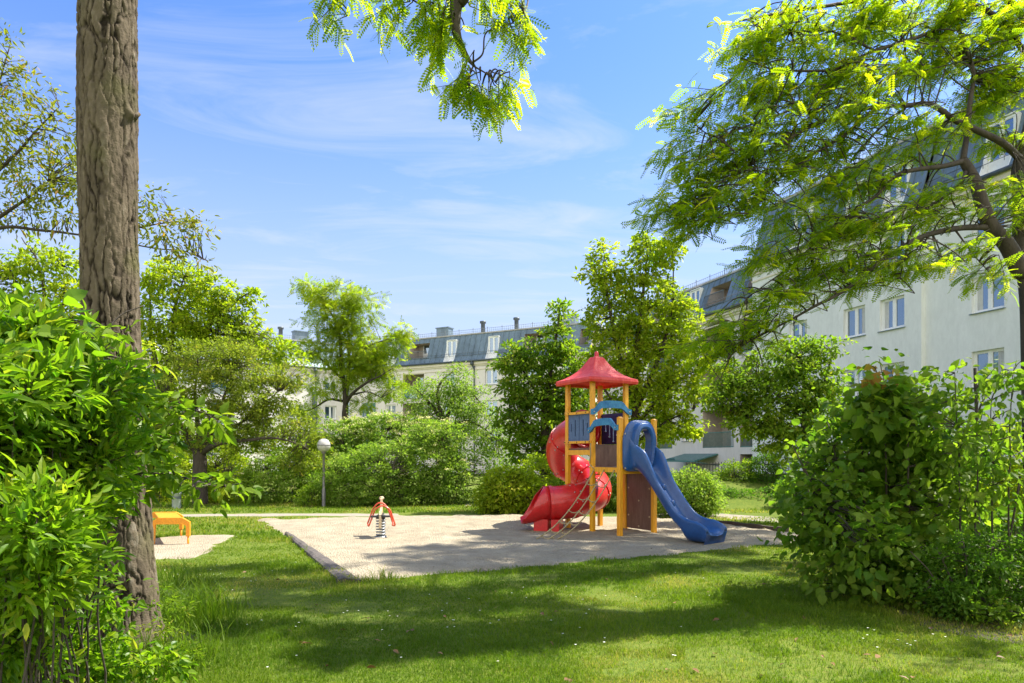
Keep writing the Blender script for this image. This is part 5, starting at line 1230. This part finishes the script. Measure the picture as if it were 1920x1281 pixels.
plant('nettle_patch', 'fresh green weeds along the foot of the hazel bush', 'weeds', gr(1690, 1135),
    [([gr(1600 + 40 * k, 1120) + [0, 0, -.03], gr(1600 + 40 * k, 1120) + [.02, 0, .12], gr(1600 + 40 * k, 1120) + [.03, -.02, .25]], .006, .002) for k in range(7)],
    [(gr(1560 + 45 * k, 1112 + 9 * k) + [0, 0, .10], (.26, .2, .14), 16) for k in range(8)], OVATE, 'leaf_mid', .06, per=18, spray=.14, flat=.8, shell=.3, crown='foliage', trunk='stems')
bush('sunlit yellow green bush glowing through the gap at the right edge', 11.5, [(1860, 850, 60, 50, 70), (1900, 930, 60, 60, 80), (1830, 940, 50, 50, 50), (1960, 860, 60, 80, 60), (1790, 900, 40, 50, 30)], 'leaf_yellowgreen', .09, tm=OVATE, per=18)
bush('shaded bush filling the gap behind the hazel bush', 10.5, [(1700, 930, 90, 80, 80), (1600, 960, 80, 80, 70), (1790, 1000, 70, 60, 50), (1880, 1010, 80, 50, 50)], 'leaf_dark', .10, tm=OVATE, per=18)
# ------------------------------------------------------------------ left foreground
def near(label, name, lst, Y, mat, size, tm, per, spray, mul=1.0, **k):
    return bush(label, Y, lst, mat, size, per, spray, tm, name, mul, **k)
LBUSH = []
for py in range(690, 1270, 52):
    xm = np.interp(py, [620, 700, 780, 860, 950, 1050, 1150, 1270], [90, 150, 195, 205, 160, 105, 90, 150])
    for k, px in enumerate(np.arange(xm - 26, -120, -62)):
        f = 1 - k * .12
        LBUSH.append((px + 16 * RNG.normal(), py + 14 * RNG.normal(), 44 + 14 * RNG.random(), 36 + 14 * RNG.random(), 24, .38 * RNG.normal() - .05 * k))
LBUSH += [(225, 900, 28, 30, 5, .3), (235, 800, 34, 30, 7, .5), (190, 715, 40, 30, 8, .3)]
near('big glossy leaved bush filling the lower left corner', 'privet_bush',
    LBUSH,
    4.1, 'leaf_privet', .078, LANCE, 26, .19, dep=.9, mul=1.15, nst=1, sdy=.15, fx=.35, shell=.6, flat=1.0, up=.6, tilt=.6, droop=-.06, bias=(.12, -.05, .55), twig=.003)
near('broad leaved shoots topping the bush at the left edge', 'dogwood_bush',
    [(20, 640, 70, 60, 18, 0), (80, 680, 60, 40, 14, 0), (-20, 740, 80, 60, 16, 0), (110, 640, 50, 40, 7, 0), (40, 610, 60, 40, 8)], 3.7, 'leaf_privet', .12, OVATE, 9, .18, dep=.5, shell=.4, flat=.8, up=.7, droop=.3)
plant('arching_shoot', 'long leafy shoot arching right in front of the big trunk', 'bush', at(120, 855, 4.3) * [1, 1, 0],
    [([at(120, 1100, 4.3), at(200, 880, 4.4), at(290, 775, 4.5), at(370, 770, 4.6), at(410, 790, 4.7)], .010, .003), ([at(120, 1000, 4.3), at(220, 905, 4.4), at(310, 890, 4.6), at(420, 915, 4.7)], .009, .003), ([at(100, 800, 4.2), at(140, 720, 4.3), at(215, 600, 4.5), at(268, 570, 4.6)], .010, .003), ([at(150, 900, 4.3), at(250, 820, 4.4), at(330, 850, 4.5)], .007, .003)],
    LB(4.5, [(340, 780, 40, 18, 9), (395, 785, 22, 14, 5), (320, 750, 40, 14, 5), (300, 890, 40, 22, 10), (380, 910, 50, 16, 8), (440, 905, 22, 10, 3), (290, 830, 30, 30, 10), (255, 690, 24, 20, 5), (220, 620, 20, 20, 4), (265, 760, 30, 30, 8)], .6),
    OVATE, 'leaf_mid', .085, per=8, spray=.13, flat=.6, shell=.2, up=.7, droop=.3, crown='foliage', trunk='stems')
near('low broad leaved plants at the foot of the big trunk', 'ground_plants',
    [(60, 1240, 80, 40, 30, 0), (150, 1250, 60, 36, 26, .1), (230, 1250, 50, 30, 22, .2), (300, 1245, 50, 24, 16, .4), (200, 1180, 30, 40, 14, .3), (215, 1120, 18, 40, 8, .4)], 4.4, 'leaf_privet', .06, OVATE, 14, .12, nst=0, thin_twigs=False, dep=.6, shell=.3, up=.8)
near('small weeds with fine leaves right of the trunk base', 'weeds', [(310, 1180, 20, 30, 10, 0), (330, 1140, 16, 40, 8, .3), (345, 1230, 40, 20, 14, 0), (300, 1120, 14, 30, 6, .3)], 5.2, 'leaf_mid', .045, LANCE, 16, .10, nst=0, thin_twigs=False, dep=.6, shell=.2)
def blades(name, P, H, W, lean, mat, parent=None, off=(0, 0, 0), kind=None, spread=.45):
    n = len(P); az = RNG.random(n) * 2 * math.pi; az2 = RNG.random(n) * 2 * math.pi; l = lean * (.3 + RNG.random(n)) * H
    sx = np.stack([np.cos(az2), np.sin(az2), np.zeros(n)], 1) * W[:, None] / 2
    d = np.stack([np.cos(az) * l, np.sin(az) * l, np.zeros(n)], 1); up = np.array([0, 0, 1.])
    v0, v1 = P - sx, P + sx; m = P + d * .35 + up * (H * .6)[:, None]; v2, v3 = m - sx * .7, m + sx * .7; v4 = P + d + up * (H * (1 - .25 * lean))[:, None]
    V = np.stack([v0, v1, v3, v2, v4], 1) - np.asarray(off)
    F = (np.array([(0, 1, 2), (0, 2, 3), (3, 2, 4)])[None] + (np.arange(n) * 5)[:, None, None]).reshape(-1, 3)
    tn = np.clip(RNG.random(n) * .75 + .10 + .55 * vnoise(P * [.9, .9, 0], 61) + .22 * vnoise(P * [3.3, 3.3, 0], 62), 0, 1)
    o = np_mesh(name, V.reshape(-1, 3), F, mat, parent, np.repeat(tn, 5))
    if kind: o['kind'] = kind
    return o
for lab, px, py, n, h in (('tuft of long grass right of the big trunk', 355, 1165, 420, .42), ('tuft of long grass at the bottom edge near the trunk', 300, 1250, 380, .32), ('long grass under the bush at the trunk base', 335, 1100, 220, .34)):
    b = gr(px, py); P = b + RNG.normal(size=(n, 3)) * [.22, .24, 0]
    o = thing('tall_grass', lab, 'grass tuft', b); blades('blades', P, h * (.5 + .7 * RNG.random(n)), .008 + .004 * RNG.random(n), .55, 'grass_blade', o, b)
# ------------------------------------------------------------------ lawn blades, flowers, litter
def lawn_points(n, y0, y1, pw=1.0):
    Y = y0 * (y1 / y0) ** RNG.random(n) if pw == 1 else y0 + (y1 - y0) * RNG.random(n)
    X = (RNG.random(n) * 2 - 1) * .80 * Y
    P = np.stack([X, Y, np.zeros(n)], 1)
    ok = (sdist(P, SAND) < -.02 + .10 * vnoise(P * 3, 77)) & (sdist(P, BARE) < .0)
    return P[ok]
P = lawn_points(330000, 4.7, 14.5)
hn = .031 * (1 + .6 * vnoise(P * .9, 51) + .25 * vnoise(P * 3, 52))
H = np.clip(hn, .012, .08) * (.6 + .8 * RNG.random(len(P))); W = (.0035 + .0035 * RNG.random(len(P))) * np.clip(P[:, 1] / 6, .9, 2.2)
thin = vnoise(P * [1.1, 1.1, 0], 71) + .5 * vnoise(P * [3.7, 3.7, 0], 72); kp = (thin < .42) | (RNG.random(len(P)) < .25); P, H, W = P[kp], H[kp], W[kp]
tf = vnoise(P * [2.3, 2.3, 0], 73) + .4 * vnoise(P * [7, 7, 0], 74); H *= 1 + .9 * np.clip((tf - .45) / .3, 0, 1)
e = -sdist(P, SAND); H *= 1 + 1.0 * np.exp(-e / .15)
blades('grass', P, H, W, .8, 'grass_blade', kind='stuff')
P = lawn_points(70000, 13.5, 24, 2)
pth = (P[:, 1] > 18.2) & (P[:, 1] < 19.7) & (P[:, 0] < 8)
P = P[~pth]
blades('far_grass', P, .06 * (.5 + .9 * RNG.random(len(P))), .016 + .012 * RNG.random(len(P)), .6, 'grass_blade', kind='stuff')
# daisies
c = np.concatenate([gr(px, py)[None] + RNG.normal(size=(n, 3)) * [s_, s_, 0] for px, py, n, s_ in ((560, 1255, 9, .18), (1650, 1205, 9, .16), (1720, 1200, 8, .25), (440, 1010, 16, .5), (360, 1080, 22, .35), (470, 1080, 18, .5), (870, 1140, 16, .6), (980, 1160, 14, .5), (840, 1215, 10, .3), (1100, 1180, 14, .7), (620, 1150, 12, .5), (1300, 1200, 12, .6), (400, 1120, 12, .3), (1250, 1100, 12, .8), (540, 985, 20, .8))])
c = c[RNG.random(len(c)) < .6]; c = c[sdist(c, SAND) < -.1]; c[:, 2] = .03 + .03 * RNG.random(len(c))
pet = np.repeat(c, 9, 0); an = np.tile(np.arange(9) * 2 * math.pi / 9, len(c)); t = np.stack([np.cos(an), np.sin(an), .15 * np.ones(len(an))], 1)
o = leaves('daisies', pet, t, np.tile([0, 0, 1.], (len(pet), 1)), np.full(len(pet), .011), T_([(0, 0, 0), (.3, .6, 0), (0, 1.0, 0), (-.3, .6, 0)], [(0, 1, 2), (0, 2, 3)]), 'petal', None, np.zeros(3), np.repeat(RNG.random(len(c)) ** 2 * .95, 9)); o['kind'] = 'stuff'
P = lawn_points(110, 4.9, 12); P[:, 2] = .03
o = leaves('leaf_litter', P, nrm(RNG.normal(size=P.shape) * [1, 1, .2]), nrm(np.array([0, 0, 1.]) + .3 * RNG.normal(size=P.shape)), .03 + .05 * RNG.random(len(P)), OVATE, 'dry_leaf', None, np.zeros(3)); o['kind'] = 'stuff'
q = RNG.random((2600, 3)) * [14, 11, 0] + [-7, 8.5, 0]; q = q[sdist(q, SAND) > .15]; q[:, 2] = sand_z(q) + .004
o = leaves('sand_litter', q, nrm(RNG.normal(size=q.shape) * [1, 1, .1]), nrm(np.array([0, 0, 1.]) + .3 * RNG.normal(size=q.shape)), .012 + .025 * RNG.random(len(q)) ** 3, LANCE, 'dry_leaf', None, np.zeros(3)); o['kind'] = 'stuff'
for lab, px, py, s_, rz in (('dark curled dead leaf lying on the lawn left of centre', 565, 1215, .10, .3), ('brown fallen leaf on the grass below the near sand corner', 690, 1167, .09, 1.2), ('long brown leaf lying on the lawn near the middle', 775, 1190, .08, 2.0)):
    b = gr(px, py); o = thing('fallen_leaf', lab, 'dead leaf', b + [0, 0, .035], rz)
    leaves('blade', np.array([[0, 0, 0.], [.03, .02, 0]]), np.array([[1., .2, .1], [-.6, .8, .1]]), np.array([[0, .2, 1.], [.3, 0, 1.]]), np.array([s_, s_ * .8]), OVATE, 'dry_leaf', o, np.zeros(3))
